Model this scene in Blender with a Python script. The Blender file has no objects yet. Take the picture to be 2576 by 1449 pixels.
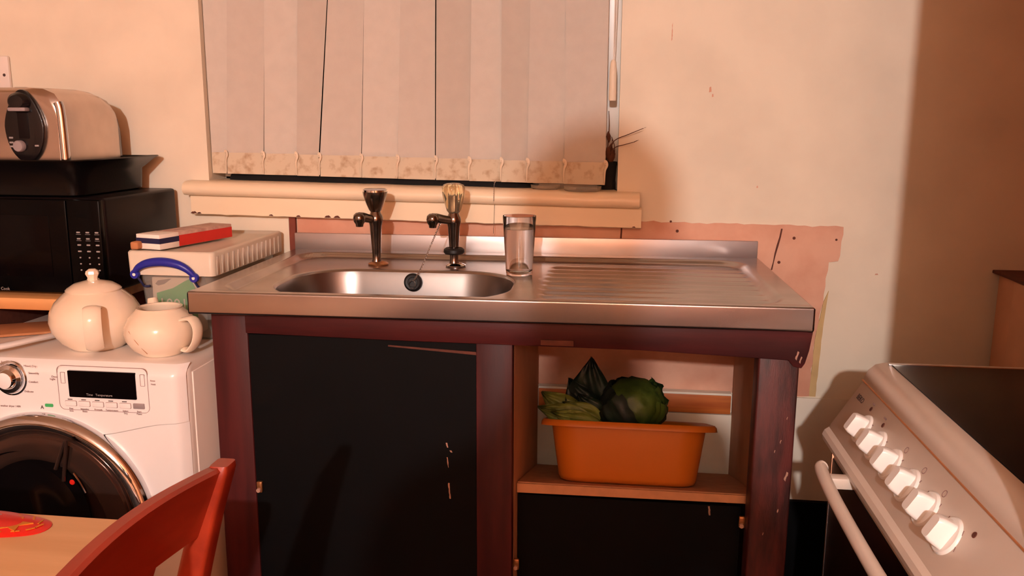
import bpy, bmesh, math, random
from math import sin, cos, pi, radians, sqrt, atan2, hypot
from mathutils import Vector, Matrix, noise as mnoise

random.seed(7)
sc = bpy.context.scene
COL = sc.collection

# ------------------------------------------------------------------ camera
CAM = Vector((.25, -2.19, 1.34)); YAW, PIT, ROL = radians(7.08), radians(10.92), radians(.27); FPX = 2145.0
cam_d = bpy.data.cameras.new('camera'); cam = bpy.data.objects.new('camera', cam_d); COL.objects.link(cam)
cam_d.sensor_width = 36.0; cam_d.lens = 36.0 * FPX / 2576.0; cam_d.clip_start = .02
fw = Vector((-sin(YAW)*cos(PIT), cos(YAW)*cos(PIT), -sin(PIT))); rt = Vector((cos(YAW), sin(YAW), 0)); up = rt.cross(fw)
r2 = rt*cos(ROL) + up*sin(ROL); u2 = -rt*sin(ROL) + up*cos(ROL)
M = Matrix((r2, u2, -fw)).transposed().to_4x4(); M.translation = CAM
cam.matrix_world = M
sc.camera = cam

def ray(px, py): return fw + r2*((px-1288)/FPX) - u2*((py-724.5)/FPX)
def PY(px, py, y):
    v = ray(px, py); return CAM + v*((y-CAM.y)/v.y)
def PZ(px, py, z):
    v = ray(px, py); return CAM + v*((z-CAM.z)/v.z)
def PX(px, py, x):
    v = ray(px, py); return CAM + v*((x-CAM.x)/v.x)

# ------------------------------------------------------------------ world, light, exposure
w = bpy.data.worlds.new('night'); sc.world = w; w.use_nodes = True
w.node_tree.nodes['Background'].inputs[0].default_value = (.004, .004, .006, 1)
w.node_tree.nodes['Background'].inputs[1].default_value = 1.0
LAMP = Vector((.15, -4.5, 2.13))
ld = bpy.data.lights.new('ceiling_bulb_light', 'POINT'); lo = bpy.data.objects.new('ceiling_bulb_light', ld); COL.objects.link(lo)
lo.location = LAMP; ld.energy = 340; ld.color = (.98, .92, .91); ld.shadow_soft_size = .036
vs = sc.view_settings
vs.view_transform = 'Standard'; vs.look = 'None'; vs.exposure = 0.06; vs.gamma = 1.0; vs.use_curve_mapping = False

# ------------------------------------------------------------------ materials
def L1(c):
    c /= 255.0
    return c/12.92 if c <= .04045 else ((c+.055)/1.055)**2.4
def RGB(r, g, b): return (L1(r), L1(g), L1(b), 1.0)
MATS = {}
def mat(name, rgb, rough=.5, metal=0.0, var=.08, scale=9.0, bump=0.0, bscale=80.0, spec=.5, trans=0.0, ior=1.45, coat=0.0,
        rgb2=None, stretch=(1, 1, 1), lo=.35, hi=.65, emit=0.0, alpha=1.0, aniso=0.0):
    if name in MATS: return MATS[name]
    m = bpy.data.materials.new(name); m.use_nodes = True; nt = m.node_tree; b = nt.nodes['Principled BSDF']
    c = RGB(*rgb)
    tc = nt.nodes.new('ShaderNodeTexCoord'); mp = nt.nodes.new('ShaderNodeMapping'); mp.inputs['Scale'].default_value = stretch
    nt.links.new(tc.outputs['Object'], mp.inputs['Vector'])
    if var > 0 or rgb2:
        n = nt.nodes.new('ShaderNodeTexNoise'); n.inputs['Scale'].default_value = scale; n.inputs['Detail'].default_value = 5
        nt.links.new(mp.outputs[0], n.inputs['Vector'])
        cr = nt.nodes.new('ShaderNodeValToRGB'); cr.color_ramp.elements[0].position = lo; cr.color_ramp.elements[1].position = hi
        cr.color_ramp.elements[1].color = c
        cr.color_ramp.elements[0].color = RGB(*rgb2) if rgb2 else tuple(x*(1-var) for x in c[:3]) + (1,)
        nt.links.new(n.outputs['Fac'], cr.inputs['Fac']); nt.links.new(cr.outputs['Color'], b.inputs['Base Color'])
    else:
        b.inputs['Base Color'].default_value = c
    if bump > 0:
        n2 = nt.nodes.new('ShaderNodeTexNoise'); n2.inputs['Scale'].default_value = bscale; n2.inputs['Detail'].default_value = 4
        nt.links.new(mp.outputs[0], n2.inputs['Vector'])
        bp = nt.nodes.new('ShaderNodeBump'); bp.inputs['Strength'].default_value = bump; bp.inputs['Distance'].default_value = .004
        nt.links.new(n2.outputs['Fac'], bp.inputs['Height']); nt.links.new(bp.outputs[0], b.inputs['Normal'])
    b.inputs['Roughness'].default_value = rough; b.inputs['Metallic'].default_value = metal
    b.inputs['Specular IOR Level'].default_value = spec; b.inputs['Transmission Weight'].default_value = trans; b.inputs['IOR'].default_value = ior
    b.inputs['Coat Weight'].default_value = coat
    if aniso: b.inputs['Anisotropic'].default_value = aniso
    if emit:
        b.inputs['Emission Color'].default_value = c; b.inputs['Emission Strength'].default_value = emit
    if alpha < 1: b.inputs['Alpha'].default_value = alpha
    MATS[name] = m
    return m

m_wall = mat('painted_wall', (234, 219, 196), .75, var=.12, scale=5.0, bump=.10, bscale=45)
m_room = mat('room_paint', (212, 160, 126), .9, var=.06, scale=2)
m_roomr = mat('warm_bounce_paint', (238, 158, 106), .9, var=.06, scale=2)  # unseen right-hand walls coloured bright and warm to bounce light
m_rooml = mat('dim_bounce_paint', (170, 146, 126), .9, var=.06, scale=2)  # unseen left wall coloured dim to cut its red bounce
m_ceil = mat('ceiling_paint', (238, 212, 182), .9, var=.03)
m_floor = mat('dark_carpet', (34, 22, 20), .95, var=.4, scale=60, bump=.5, bscale=300)
m_plaster = mat('bare_pink_plaster', (222, 172, 146), .9, rgb2=(204, 146, 120), scale=7, bump=.25, bscale=60)
m_dado = mat('pale_board', (240, 226, 206), .6, var=.10, scale=6)
m_yellow = mat('old_yellow_paint', (208, 174, 120), .7, var=.15, scale=20)
m_sill = mat('gloss_cream_paint', (244, 222, 190), .35, var=.07, scale=10, bump=.06, bscale=40, stretch=(.3, 1, 1))
m_chip_shade = mat('chip_and_shade_brown', (96, 50, 36), .8, var=.3, scale=60)
m_black = mat('black_board', (5, 4, 5), .6, spec=.15, var=.3, scale=14)
m_blind = mat('blind_fabric', (204, 194, 182), .85, var=.05, scale=30, bump=.12, bscale=500)
m_blinds = [m_blind, mat('blind_fabric_b', (198, 187, 175), .85, var=.05, scale=30, bump=.12, bscale=500), mat('blind_fabric_c', (192, 180, 167), .85, var=.05, scale=30, bump=.12, bscale=500)]  # darker fabric tints imitate the shading of differently turned slats
m_hem = mat('blind_hem_stained', (204, 188, 164), .85, rgb2=(176, 150, 122), scale=45, lo=.3, hi=.5)
m_clip = mat('ivory_plastic', (226, 206, 180), .5, var=.1)
m_frame = mat('white_gloss_frame', (240, 232, 222), .3, var=.05)
m_glass = mat('clear_glass', (255, 255, 255), .0, var=0, trans=1.0, ior=1.3)
m_pane = mat('window_glass', (8, 9, 12), .03, var=0)
m_upst = mat('upstand_steel', (205, 198, 196), .42, 1.0, var=.12, scale=6)
m_steel = mat('stainless_steel', (180, 174, 172), .26, 1.0, var=.16, scale=5, stretch=(1, 3, 3))
m_basin = mat('basin_steel', (140, 135, 132), .34, 1.0, var=.12, scale=7)
m_chrome = mat('worn_chrome', (146, 136, 128), .18, 1.0, var=.35, scale=40)
m_bright = mat('bright_chrome', (214, 216, 220), .08, 1.0, var=.05)
m_acryl = mat('clear_acrylic', (250, 240, 205), .06, var=0, trans=.93, ior=1.46)
m_water = mat('water', (255, 255, 255), .0, var=0, trans=1.0, ior=1.2)
m_rubber = mat('black_rubber', (18, 15, 15), .5, var=.2, scale=60)
m_cab = mat('dark_stained_wood', (74, 24, 23), .5, spec=.3, rgb2=(50, 15, 16), scale=5, stretch=(6, 6, .7), bump=.05, bscale=60)
m_cabr = mat('dark_stained_rail', (74, 24, 23), .5, spec=.3, rgb2=(50, 15, 16), scale=5, stretch=(.7, 6, 6), bump=.05, bscale=60)
m_post = mat('worn_stained_wood', (84, 34, 30), .45, rgb2=(46, 18, 17), scale=9, stretch=(6, 6, 1.2), bump=.1)
m_raw = mat('bare_chipboard', (196, 138, 98), .8, var=.15, scale=40)
m_inner = mat('inner_panel', (206, 152, 116), .8, var=.12, scale=10)
m_batten = mat('orange_pine', (196, 108, 48), .5, rgb2=(168, 82, 34), scale=8, stretch=(.5, 8, 8))
m_scuff_glint = mat('pale_scuff_glint', (176, 132, 112), .7, var=.2, scale=90)
m_brass = mat('dull_brass', (190, 130, 84), .35, .8, var=.3, scale=80)
m_tub = mat('mustard_plastic', (182, 100, 30), .35, var=.05, spec=.4)
m_cab1 = mat('cabbage_green', (72, 92, 30), .5, rgb2=(38, 58, 20), scale=22, bump=.6, bscale=38)
m_cab2 = mat('dark_leaf_green', (24, 44, 30), .55, rgb2=(14, 24, 24), scale=14, bump=.5, bscale=40)
m_cab3 = mat('pale_leaf_green', (112, 122, 50), .55, rgb2=(76, 84, 34), scale=18, bump=.5, bscale=40)
m_white = mat('white_enamel', (240, 232, 228), .25, var=.03, spec=.5, coat=.3)
m_whiteside = mat('white_side_panel', (232, 218, 208), .4, var=.04)
m_cook = mat('cooker_enamel', (226, 210, 196), .35, var=.06, scale=14)
m_knob = mat('white_knob_plastic', (250, 244, 238), .3, var=.03)
m_hob = mat('black_hob_glass', (14, 6, 6), .3, var=0, spec=.15)
m_dark = mat('dark_print', (70, 52, 50), .6, var=0)
m_print = mat('grey_print', (150, 120, 116), .6, var=0)
m_disp = mat('black_display', (8, 5, 6), .15, var=0, spec=.15)
m_porc = mat('cream_glazed_pottery', (244, 226, 204), .14, rgb2=(232, 208, 180), scale=6, coat=.4)
m_bowlglass = mat('door_bowl_glass', (8, 6, 7), .08, var=0, spec=.3)
m_ring = mat('smoked_door_trim', (84, 62, 54), .15, .7, var=.1)
m_red = mat('red_plastic', (214, 34, 22), .35, var=.05)
m_green = mat('green_card', (60, 170, 96), .6, rgb2=(84, 188, 112), scale=12)
m_clear = mat('cloudy_clear_plastic', (240, 236, 228), .05, var=0, trans=.86, ior=1.12)
m_lid = mat('cloudy_lid_plastic', (230, 216, 196), .35, var=.05, trans=.12, ior=1.3)
m_blue = mat('blue_plastic', (36, 40, 148), .35, var=.05)
m_navy = mat('navy_print', (26, 28, 66), .6, var=0)
m_redbox = mat('red_card', (206, 44, 34), .5, var=.08, scale=30)
m_whitebox = mat('white_card', (244, 232, 220), .6, var=.03)
m_pinkbox = mat('faded_print_card', (214, 176, 160), .55, rgb2=(176, 136, 124), scale=34)
m_tan = mat('tan_card', (186, 122, 78), .8, var=.15, scale=20)
m_wood = mat('pine_worktop', (220, 158, 98), .5, rgb2=(204, 138, 82), scale=6, stretch=(.4, 6, 6))
m_mw = mat('microwave_black', (20, 13, 14), .35, var=.1, spec=.2)
m_mwf = mat('microwave_front_black', (6, 5, 6), .2, var=0, spec=.12)
m_key = mat('pale_key_print', (150, 140, 136), .6, var=0)
m_tray = mat('black_roasting_enamel', (10, 8, 9), .25, var=.1, spec=.3)
m_toast = mat('brushed_toaster_steel', (206, 192, 182), .24, 1.0, var=.06, scale=30)
m_toastblk = mat('toaster_black', (20, 16, 18), .25, var=.1)
m_greybtn = mat('grey_plastic', (150, 136, 136), .45, var=.05)
m_chair = mat('red_stained_wood', (158, 50, 24), .42, rgb2=(136, 40, 18), scale=6, stretch=(5, .6, 5), coat=.2)
m_table = mat('beech_table_top', (228, 178, 128), .5, rgb2=(216, 164, 114), scale=5, stretch=(.6, 5, 5))
m_gold = mat('gold_foil', (226, 140, 44), .4, .4, var=.1)
m_cord = mat('white_cord', (232, 222, 210), .6, var=.05)
m_twig = mat('dry_twig', (96, 52, 30), .8, var=.3, scale=60)
m_soil = mat('dark_soil', (34, 22, 16), .95, var=.4, scale=120)
m_cloth = mat('black_cloth', (12, 9, 10), .9, var=.3, scale=20)
m_redpipe = mat('red_brown_stain', (126, 58, 38), .7, var=.2, scale=30)

# ------------------------------------------------------------------ mesh helpers
ORG = {}
def thing(name, label, cat, loc=(0, 0, 0), rot=(0, 0, 0), group=None, local=False):
    o = bpy.data.objects.new(name, None); COL.objects.link(o)
    o.location = loc; o.rotation_euler = rot; o.empty_display_size = .05
    o['label'] = label; o['category'] = cat
    if group: o['group'] = group
    ORG[o] = Vector((0, 0, 0)) if local else Vector(loc)
    return o
def ob(name, bm, m, parent=None, smooth=True, label=None, cat=None, group=None, kind=None, angle=38, recenter=True):
    bmesh.ops.remove_doubles(bm, verts=bm.verts, dist=1e-6)
    bmesh.ops.recalc_face_normals(bm, faces=bm.faces)
    me = bpy.data.meshes.new(name)
    o = bpy.data.objects.new(name, me)
    org = Vector((0, 0, 0))
    if parent is not None:
        org = ORG.get(parent, Vector((0, 0, 0)))
        o.parent = parent
        ORG[o] = org
    elif recenter and len(bm.verts):
        xs = [v.co.x for v in bm.verts]; ys = [v.co.y for v in bm.verts]; zs = [v.co.z for v in bm.verts]
        org = Vector(((min(xs)+max(xs))/2, (min(ys)+max(ys))/2, min(zs)))
        o.location = org; ORG[o] = org
    else:
        ORG[o] = org
    if org.length: bmesh.ops.translate(bm, verts=bm.verts, vec=-org)
    if smooth:
        ca = radians(angle)
        for f in bm.faces: f.smooth = True
        for e in bm.edges:
            if len(e.link_faces) == 2 and e.calc_face_angle(0) > ca: e.smooth = False
    bm.to_mesh(me); bm.free()
    me.materials.append(m)
    COL.objects.link(o)
    if label: o['label'] = label
    if cat: o['category'] = cat
    if group: o['group'] = group
    if kind: o['kind'] = kind
    return o
def new(): return bmesh.new()
def add(bm, verts, faces):
    vs_ = [bm.verts.new(v) for v in verts]
    for f in faces:
        try: bm.faces.new([vs_[i] for i in f])
        except ValueError: pass
    return vs_
def box(x0, x1, y0, y1, z0, z1, bev=0, seg=2, bm=None):
    b = bmesh.new()
    add(b, [(x0, y0, z0), (x1, y0, z0), (x1, y1, z0), (x0, y1, z0), (x0, y0, z1), (x1, y0, z1), (x1, y1, z1), (x0, y1, z1)],
        [(0, 3, 2, 1), (4, 5, 6, 7), (0, 1, 5, 4), (1, 2, 6, 5), (2, 3, 7, 6), (3, 0, 4, 7)])
    if bev: bmesh.ops.bevel(b, geom=list(b.edges), offset=bev, segments=seg, affect='EDGES', profile=.5)
    if bm is None: return b
    merge(bm, b); return bm
def merge(bm, b):
    me = bpy.data.meshes.new('tmp'); b.to_mesh(me); b.free(); bm.from_mesh(me); bpy.data.meshes.remove(me)
def xf(bm, mtx): bmesh.ops.transform(bm, matrix=mtx, verts=bm.verts); return bm
def frame_at(p, d, roll=0.0):
    z = Vector(d).normalized(); a = Vector((0, 0, 1)) if abs(z.z) < .95 else Vector((0, 1, 0))
    x = a.cross(z).normalized(); y = z.cross(x)
    m = Matrix((x, y, z)).transposed().to_4x4(); m.translation = p
    return m @ Matrix.Rotation(roll, 4, 'Z')
def lathe(prof, n=32, c=(0, 0, 0), d=(0, 0, 1), bm=None, sx=1, sy=1):
    b = bmesh.new(); rings = []
    for r, z in prof:
        if r < 1e-6: rings.append([b.verts.new((0, 0, z))])
        else: rings.append([b.verts.new((r*cos(2*pi*k/n)*sx, r*sin(2*pi*k/n)*sy, z)) for k in range(n)])
    for a, c2 in zip(rings, rings[1:]):
        for k in range(n):
            k2 = (k+1) % n
            if len(a) == 1 and len(c2) == 1: continue
            if len(a) == 1: b.faces.new((a[0], c2[k], c2[k2]))
            elif len(c2) == 1: b.faces.new((a[k], a[k2], c2[0]))
            else: b.faces.new((a[k], a[k2], c2[k2], c2[k]))
    if tuple(d) == (0, 0, 1): bmesh.ops.translate(b, verts=b.verts, vec=c)
    else: xf(b, frame_at(Vector(c), d))
    if bm is None: return b
    merge(bm, b); return bm
def catmull(pts, k=6):
    P = [Vector(p) for p in pts]
    if len(P) < 3: return P
    out = []
    for i in range(len(P)-1):
        p0 = P[max(i-1, 0)]; p1 = P[i]; p2 = P[i+1]; p3 = P[min(i+2, len(P)-1)]
        for j in range(k):
            t = j/k
            out.append(.5*((2*p1) + (p2-p0)*t + (2*p0-5*p1+4*p2-p3)*t*t + (3*p1-p0-3*p2+p3)*t**3))
    out.append(P[-1]); return out
def tube(pts, r, n=10, bm=None, k=6, flat=1.0, upv=None, sm=True):
    P = catmull(pts, k) if sm else [Vector(p) for p in pts]
    b = bmesh.new(); rings = []; N = len(P)
    px = None
    for i, p in enumerate(P):
        t = (P[min(i+1, N-1)] - P[max(i-1, 0)]).normalized()
        if px is None:
            a = Vector(upv) if upv else (Vector((0, 0, 1)) if abs(t.z) < .9 else Vector((1, 0, 0)))
            px = (a - t*a.dot(t)).normalized()
        else: px = (px - t*px.dot(t)).normalized()
        qy = t.cross(px)
        rr = r(i/(N-1)) if callable(r) else r
        rings.append([b.verts.new(p + px*(rr*flat*cos(2*pi*j/n)) + qy*(rr*sin(2*pi*j/n))) for j in range(n)])
    for a, c in zip(rings, rings[1:]):
        for j in range(n): b.faces.new((a[j], a[(j+1) % n], c[(j+1) % n], c[j]))
    b.faces.new(list(reversed(rings[0]))); b.faces.new(rings[-1])
    if bm is None: return b
    merge(bm, b); return bm
def prism(poly, a, d0, d1, bm=None, bev=0):
    # poly: 2D points; a: extrusion axis; the other two axes in order
    b = bmesh.new(); n = len(poly)
    def pt(p, d): return {'x': (d, p[0], p[1]), 'y': (p[0], d, p[1]), 'z': (p[0], p[1], d)}[a]
    v0 = [b.verts.new(pt(p, d0)) for p in poly]; v1 = [b.verts.new(pt(p, d1)) for p in poly]
    b.faces.new(v0); b.faces.new(list(reversed(v1)))
    for i in range(n): b.faces.new((v0[i], v0[(i+1) % n], v1[(i+1) % n], v1[i]))
    bmesh.ops.recalc_face_normals(b, faces=b.faces)
    if bev: bmesh.ops.bevel(b, geom=list(b.edges), offset=bev, segments=2, affect='EDGES', profile=.5)
    if bm is None: return b
    merge(bm, b); return bm
def rrect(x0, x1, y0, y1, r, k=6):
    out = []
    for cx, cy, a0 in ((x1-r, y1-r, 0), (x0+r, y1-r, pi/2), (x0+r, y0+r, pi), (x1-r, y0+r, 1.5*pi)):
        for j in range(k+1): out.append((cx+r*cos(a0+pi/2*j/k), cy+r*sin(a0+pi/2*j/k)))
    return out
def loft(rings, cap0=True, cap1=True, closed=True, bm=None):
    b = bmesh.new(); R = [[b.verts.new(p) for p in r] for r in rings]; n = len(R[0])
    for a, c in zip(R, R[1:]):
        for j in range(n if closed else n-1): b.faces.new((a[j], a[(j+1) % n], c[(j+1) % n], c[j]))
    if cap0: b.faces.new(list(reversed(R[0])))
    if cap1: b.faces.new(R[-1])
    if bm is None: return b
    merge(bm, b); return bm
def grid(f, nu, nv, bm=None):
    b = bmesh.new(); V = [[b.verts.new(f(i/nu, j/nv)) for j in range(nv+1)] for i in range(nu+1)]
    for i in range(nu):
        for j in range(nv): b.faces.new((V[i][j], V[i+1][j], V[i+1][j+1], V[i][j+1]))
    if bm is None: return b
    merge(bm, b); return bm
def solid(bm, t):
    r = bmesh.ops.solidify(bm, geom=list(bm.faces), thickness=t); return bm
def text(body, size, origin, xdir, ydir, m, parent, name='lettering', ext=.0002, align='LEFT'):
    cu = bpy.data.curves.new('txt', 'FONT'); cu.body = body; cu.size = size; cu.align_x = align; cu.extrude = ext; cu.resolution_u = 2
    t = bpy.data.objects.new('txt', cu); COL.objects.link(t)
    bpy.context.view_layer.update()
    dg = bpy.context.evaluated_depsgraph_get()
    me = bpy.data.meshes.new_from_object(t.evaluated_get(dg))
    bpy.data.objects.remove(t); bpy.data.curves.remove(cu)
    b = bmesh.new(); b.from_mesh(me); bpy.data.meshes.remove(me)
    x = Vector(xdir).normalized(); y = Vector(ydir).normalized(); z = x.cross(y)
    mm = Matrix((x, y, z)).transposed().to_4x4(); mm.translation = Vector(origin); xf(b, mm)
    return ob(name, b, m, parent, smooth=False)
def struct(name, bm, m, parent=None, smooth=False):
    return ob(name, bm, m, parent, smooth=smooth, kind='structure')

# ------------------------------------------------------------------ the room
XL, XR, YB, ZC = -3.0, 1.36, -5.3, 2.42
WX0, WX1, WZ0, WZ1 = -.845, .246, 1.165, 2.22
b = new()
box(XL, WX0, 0, .16, 0, ZC, bm=b); box(WX1, XR, 0, .16, 0, ZC, bm=b); box(WX0, WX1, 0, .16, 0, WZ0, bm=b); box(WX0, WX1, 0, .16, WZ1, ZC, bm=b)
wall = struct('wall_back', b, m_wall); wall['label'] = 'cream painted kitchen wall with a window over the sink'
struct('floor', box(XL-.1, XR+.1, YB-.1, .16, -.08, 0), m_floor)
struct('ceiling', box(XL-.1, XR+.1, YB-.1, .16, ZC, ZC+.08), m_ceil)
struct('wall_left', box(XL-.1, XL, YB-.1, .16, 0, ZC), m_rooml)
struct('wall_right', box(XR, XR+.1, YB-.1, .16, 0, ZC), m_roomr)
struct('wall_front', box(XL, XR, YB-.1, YB, 0, ZC), m_room)
# unseen wall block beside the cooker, added to throw the long upright shadow
struct('wall_shadow_blocker', box(.712, XR, -1.85, -1.28, 0, ZC), m_roomr)

# bare plaster area behind the sink, ragged outline
def ragged(pts, amp=.0025, step=.018):
    out = []
    for i in range(len(pts)):
        p = Vector(pts[i]); q = Vector(pts[(i+1) % len(pts)]); n = max(1, int((q-p).length/step)); d = (q-p).normalized() if (q-p).length else Vector((1, 0))
        for j in range(n):
            k = p.lerp(q, j/n); a = random.uniform(-amp, amp) if j else 0
            out.append((k.x-d.y*a, k.y+d.x*a))
    return out
pl = [(-.6, 1.10), (.30, 1.097), (.40, 1.096), (.805, 1.092), (.802, 1.02), (.798, 1.006), (.776, 1.003), (.770, .90), (.756, .80), (.752, .652), (-.6, .652)]
struct('plaster_patch', prism(ragged([Vector(p) for p in pl]), 'y', -.003, .004), m_plaster, wall)
struct('paint_strip', prism(ragged([Vector(p) for p in ((.770, .90), (.781, .93), (.772, .80), (.768, .652), (.752, .652), (.756, .80))], .001), 'y', -.0036, .004), m_yellow, wall)
struct('crack', prism(ragged([Vector(p) for p in ((.655, 1.085), (.659, 1.085), (.640, .98), (.636, .98))], .001), 'y', -.0034, 0), m_chip_shade, wall)
struct('crack', prism(ragged([Vector(p) for p in ((.258, 1.09), (.262, 1.09), (.259, 1.03), (.256, 1.03))], .001), 'y', -.0034, 0), m_chip_shade, wall)
for (x, z, r) in ((.688, 1.062, .004), (.40, 1.074, .004), (.655, 1.0, .004), (.79, 1.06, .003), (.383, 1.098, .003)):
    struct('nail_hole', lathe([(0, .0005), (r, .0004), (r*.7, 0), (0, 0)], 9, (x, -.003, z), (0, -1, 0)), m_chip_shade, wall)
struct('dado_board', prism([(-.6, .368), (XR, .368), (XR, .648), (-.6, .648)], 'y', -.006, .004), m_dado, wall)
struct('pipe_batten', box(-.622, -.604, -.014, .0, .90, 1.105, .002), m_redpipe, wall)
struct('baseboard_back', box(XL, XR, -.02, .0, 0, .368), m_black)

# window: frame, panes, night outside
b = new()
YF0, YF1 = .095, .15
box(WX0, WX0+.05, YF0, YF1, WZ0, WZ1, .004, bm=b); box(WX1-.055, WX1, YF0, YF1, WZ0, WZ1, .004, bm=b)
box(WX0, WX1, YF0, YF1, WZ1-.05, WZ1, .004, bm=b); box(WX0, WX1, YF0, YF1, WZ0, WZ0+.03, .004, bm=b); box(-.33, -.28, YF0, YF1, WZ0, WZ1, .004, bm=b)
win = struct('window_1', b, m_frame, smooth=True); win['label'] = 'white framed window with night outside behind the blind'
struct('pane', box(WX0+.05, -.33, .118, .124, WZ0+.03, WZ1-.05), m_pane, win)
struct('pane', box(-.28, WX1-.055, .118, .124, WZ0+.03, WZ1-.05), m_pane, win)

# sill: nosing and apron, running slightly downhill to the right
def zs(x): return 1.187 - .0135*(x+.888)
b = new()
n = 48; rings = []
for i in range(n+1):
    x = -.892 + 1.194*i/n; z = zs(x)
    prof = [(.10, -.03), (.10, 0), (-.030, 0), (-.046, -.002), (-.057, -.008), (-.062, -.018), (-.060, -.028), (-.052, -.036), (-.040, -.038), (-.03, -.038)]
    wob = .0012*mnoise.noise((x*9, 0, 0))
    rings.append([(x, (min(y, -.001) if (x < WX0 or x > WX1) else y), z+dz+wob) for y, dz in prof])
loft(rings, bm=b)
sill = struct('trim_1', b, m_sill, smooth=True); sill['label'] = 'cream painted window sill with rounded nosing and apron board'
rings = []
for i in range(61):
    x = -.882 + 1.19*i/60; z = zs(x) - .038; lowj = .0022*mnoise.noise((x*30, 3, 0)) - .001
    rings.append([(x, -.001, z-.05+lowj), (x, -.001, z), (x, -.034, z), (x, -.037, z-.003), (x, -.037, z-.048+lowj), (x, -.034, z-.05+lowj)])
struct('apron_board', loft(rings), m_sill, sill, smooth=True)
for (x, rr) in ((-.875, .006), (-.66, .004), (-.585, .004), (-.505, .006), (-.48, .006), (-.86, .004), (-.43, .003), (.29, .003)):
    z = zs(x) - .0865
    struct('paint_chip', prism(ragged([Vector((x-rr*1.6, z)), Vector((x+rr*1.6, z)), Vector((x+rr*.6, z+rr)), Vector((x-rr*.8, z+rr*.8))], .0006, .003), 'y', -.0376, -.03), m_chip_shade, sill)

# boxed-in corner cupboard against the right wall
for (px_, py_, wx, hz_) in ((1787, 225, .003, .007), (1793, 240, .002, .004), (1691, 80, .0012, .022), (1905, 470, .002, .003), (2205, 690, .004, .002), (1990, 640, .003, .002)):
    q = PY(px_, py_, 0)
    struct('wall_mark', prism(ragged([Vector((q.x-wx, q.z-hz_)), Vector((q.x+wx, q.z-hz_*.8)), Vector((q.x+wx*.6, q.z+hz_)), Vector((q.x-wx*.8, q.z+hz_*.7))], .0008, .004), 'y', -.0006, .002), m_plaster, wall)
t = thing('boxed_pipe_casing', 'tan boarded casing with dark shadow-coloured top in the corner behind the cooker', 'casing', (1.26, -.26, 0))
ob('board', box(1.172, XR-.001, -.11, -.021, 0, .985, .002), m_inner, t)
ob('board', box(1.166, XR-.001, -.52, -.113, 0, .985, .002), m_inner, t)
ob('top_board', box(1.163, XR-.001, -.525, -.001, .986, .994, .002), m_chip_shade, t)  # dark colour stands for the shadow line along the casing top

# ------------------------------------------------------------------ sink cabinet
SK = radians(.99)
cab = thing('sink_cabinet', 'dark stained wooden sink cabinet with open compartments under the steel sink', 'cabinet', (0, -.3, 0))
ob('stile', box(-.570, -.493, -.58, -.545, 0, .965, .003), m_cab, cab)
ob('stile', box(-.021, .052, -.582, -.55, 0, .918, .003), m_cab, cab)
b = box(.522, .597, -.585, -.53, 0, .925, .004, 3)
for v in b.verts: v.co += Vector((.0015*mnoise.noise(v.co*25), .0015*mnoise.noise(v.co*31), 0))
ob('stile', b, m_post, cab, label='scuffed right-hand post with worn edges')
rl = [(-.493, .9645), (-.493, .920), (-.2, .916), (.3, .914), (.575, .905), (.585, .893), (.600, .890), (.606, .9), (.612, .925), (.617, .9645)]
ob('top_rail', prism(rl, 'y', -.590, -.555, bev=.002), m_cabr, cab)
ob('batten', box(.108, .172, -.594, -.585, .918, .929, .001), m_chip_shade, cab)
ob('side_panel', box(-.568, -.552, -.545, -.04, 0, .955), m_inner, cab)
ob('side_panel', box(.556, .572, -.53, -.03, 0, .955), m_inner, cab)
ob('partition', box(.036, .052, -.55, -.03, .36, .955), m_inner, cab)
# collapsed shelf: front edge high, back edge low
TS = radians(-18)
def shelf_pt(x, y, h): return (x, -.505 + y*cos(TS) - h*sin(TS), .577 + y*sin(TS) + h*cos(TS))
b = new(); rings = [[shelf_pt(x, y, h) for y, h in ((0, 0), (.47, 0), (.47, .017), (0, .017))] for x in (.054, .554)]
loft(rings, bm=b)
ob('shelf', b, m_raw, cab)
ob('shelf_lipping', prism([(.054, .573), (.554, .577), (.554, .594), (.054, .5935)], 'y', -.510, -.5055), m_raw, cab, label='pale chipped front edge of the sagging shelf')
ob('black_panel', box(-.493, -.021, -.576, -.568, 0, .915), m_black, cab, label='black board closing the left compartment')
ob('black_panel', box(.054, .52, -.490, -.478, 0, .560), m_black, cab)  # black sheet put in for the dark void below the shelf
ob('edge_strip', prism([(-.2, .903), (-.021, .895), (-.021, .889), (-.2, .9)], 'y', -.5775, -.576), m_chip_shade, cab)
def catch(x, y, z):
    c = ob('catch', box(x-.006, x+.006, y-.008, y, z-.012, z+.012, .002), m_brass, cab)
    lathe_b = lathe([(0, .005), (.0045, .004), (.005, 0), (0, 0)], 10, (x-.001, y-.008, z-.006), (0, -1, 0)); ob('roller', lathe_b, m_scuff_glint, c)
catch(-.484, -.577, .585); catch(.516, -.535, .55); catch(.058, -.545, .43)
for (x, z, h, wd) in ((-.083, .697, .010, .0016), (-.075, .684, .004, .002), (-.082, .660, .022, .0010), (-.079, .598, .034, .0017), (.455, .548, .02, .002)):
    ob('pale_streak', prism(ragged([Vector((x-wd, z+h/2)), Vector((x+wd, z+h/2)), Vector((x+wd+.002, z-h/2)), Vector((x-wd+.003, z-h/2))], .0006, .004), 'y', -.5772 if x < 0 else -.492, -.576 if x < 0 else -.49), m_scuff_glint, cab)  # left strips paint a pipe's reflection; the right one is a handle-like mark
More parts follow.
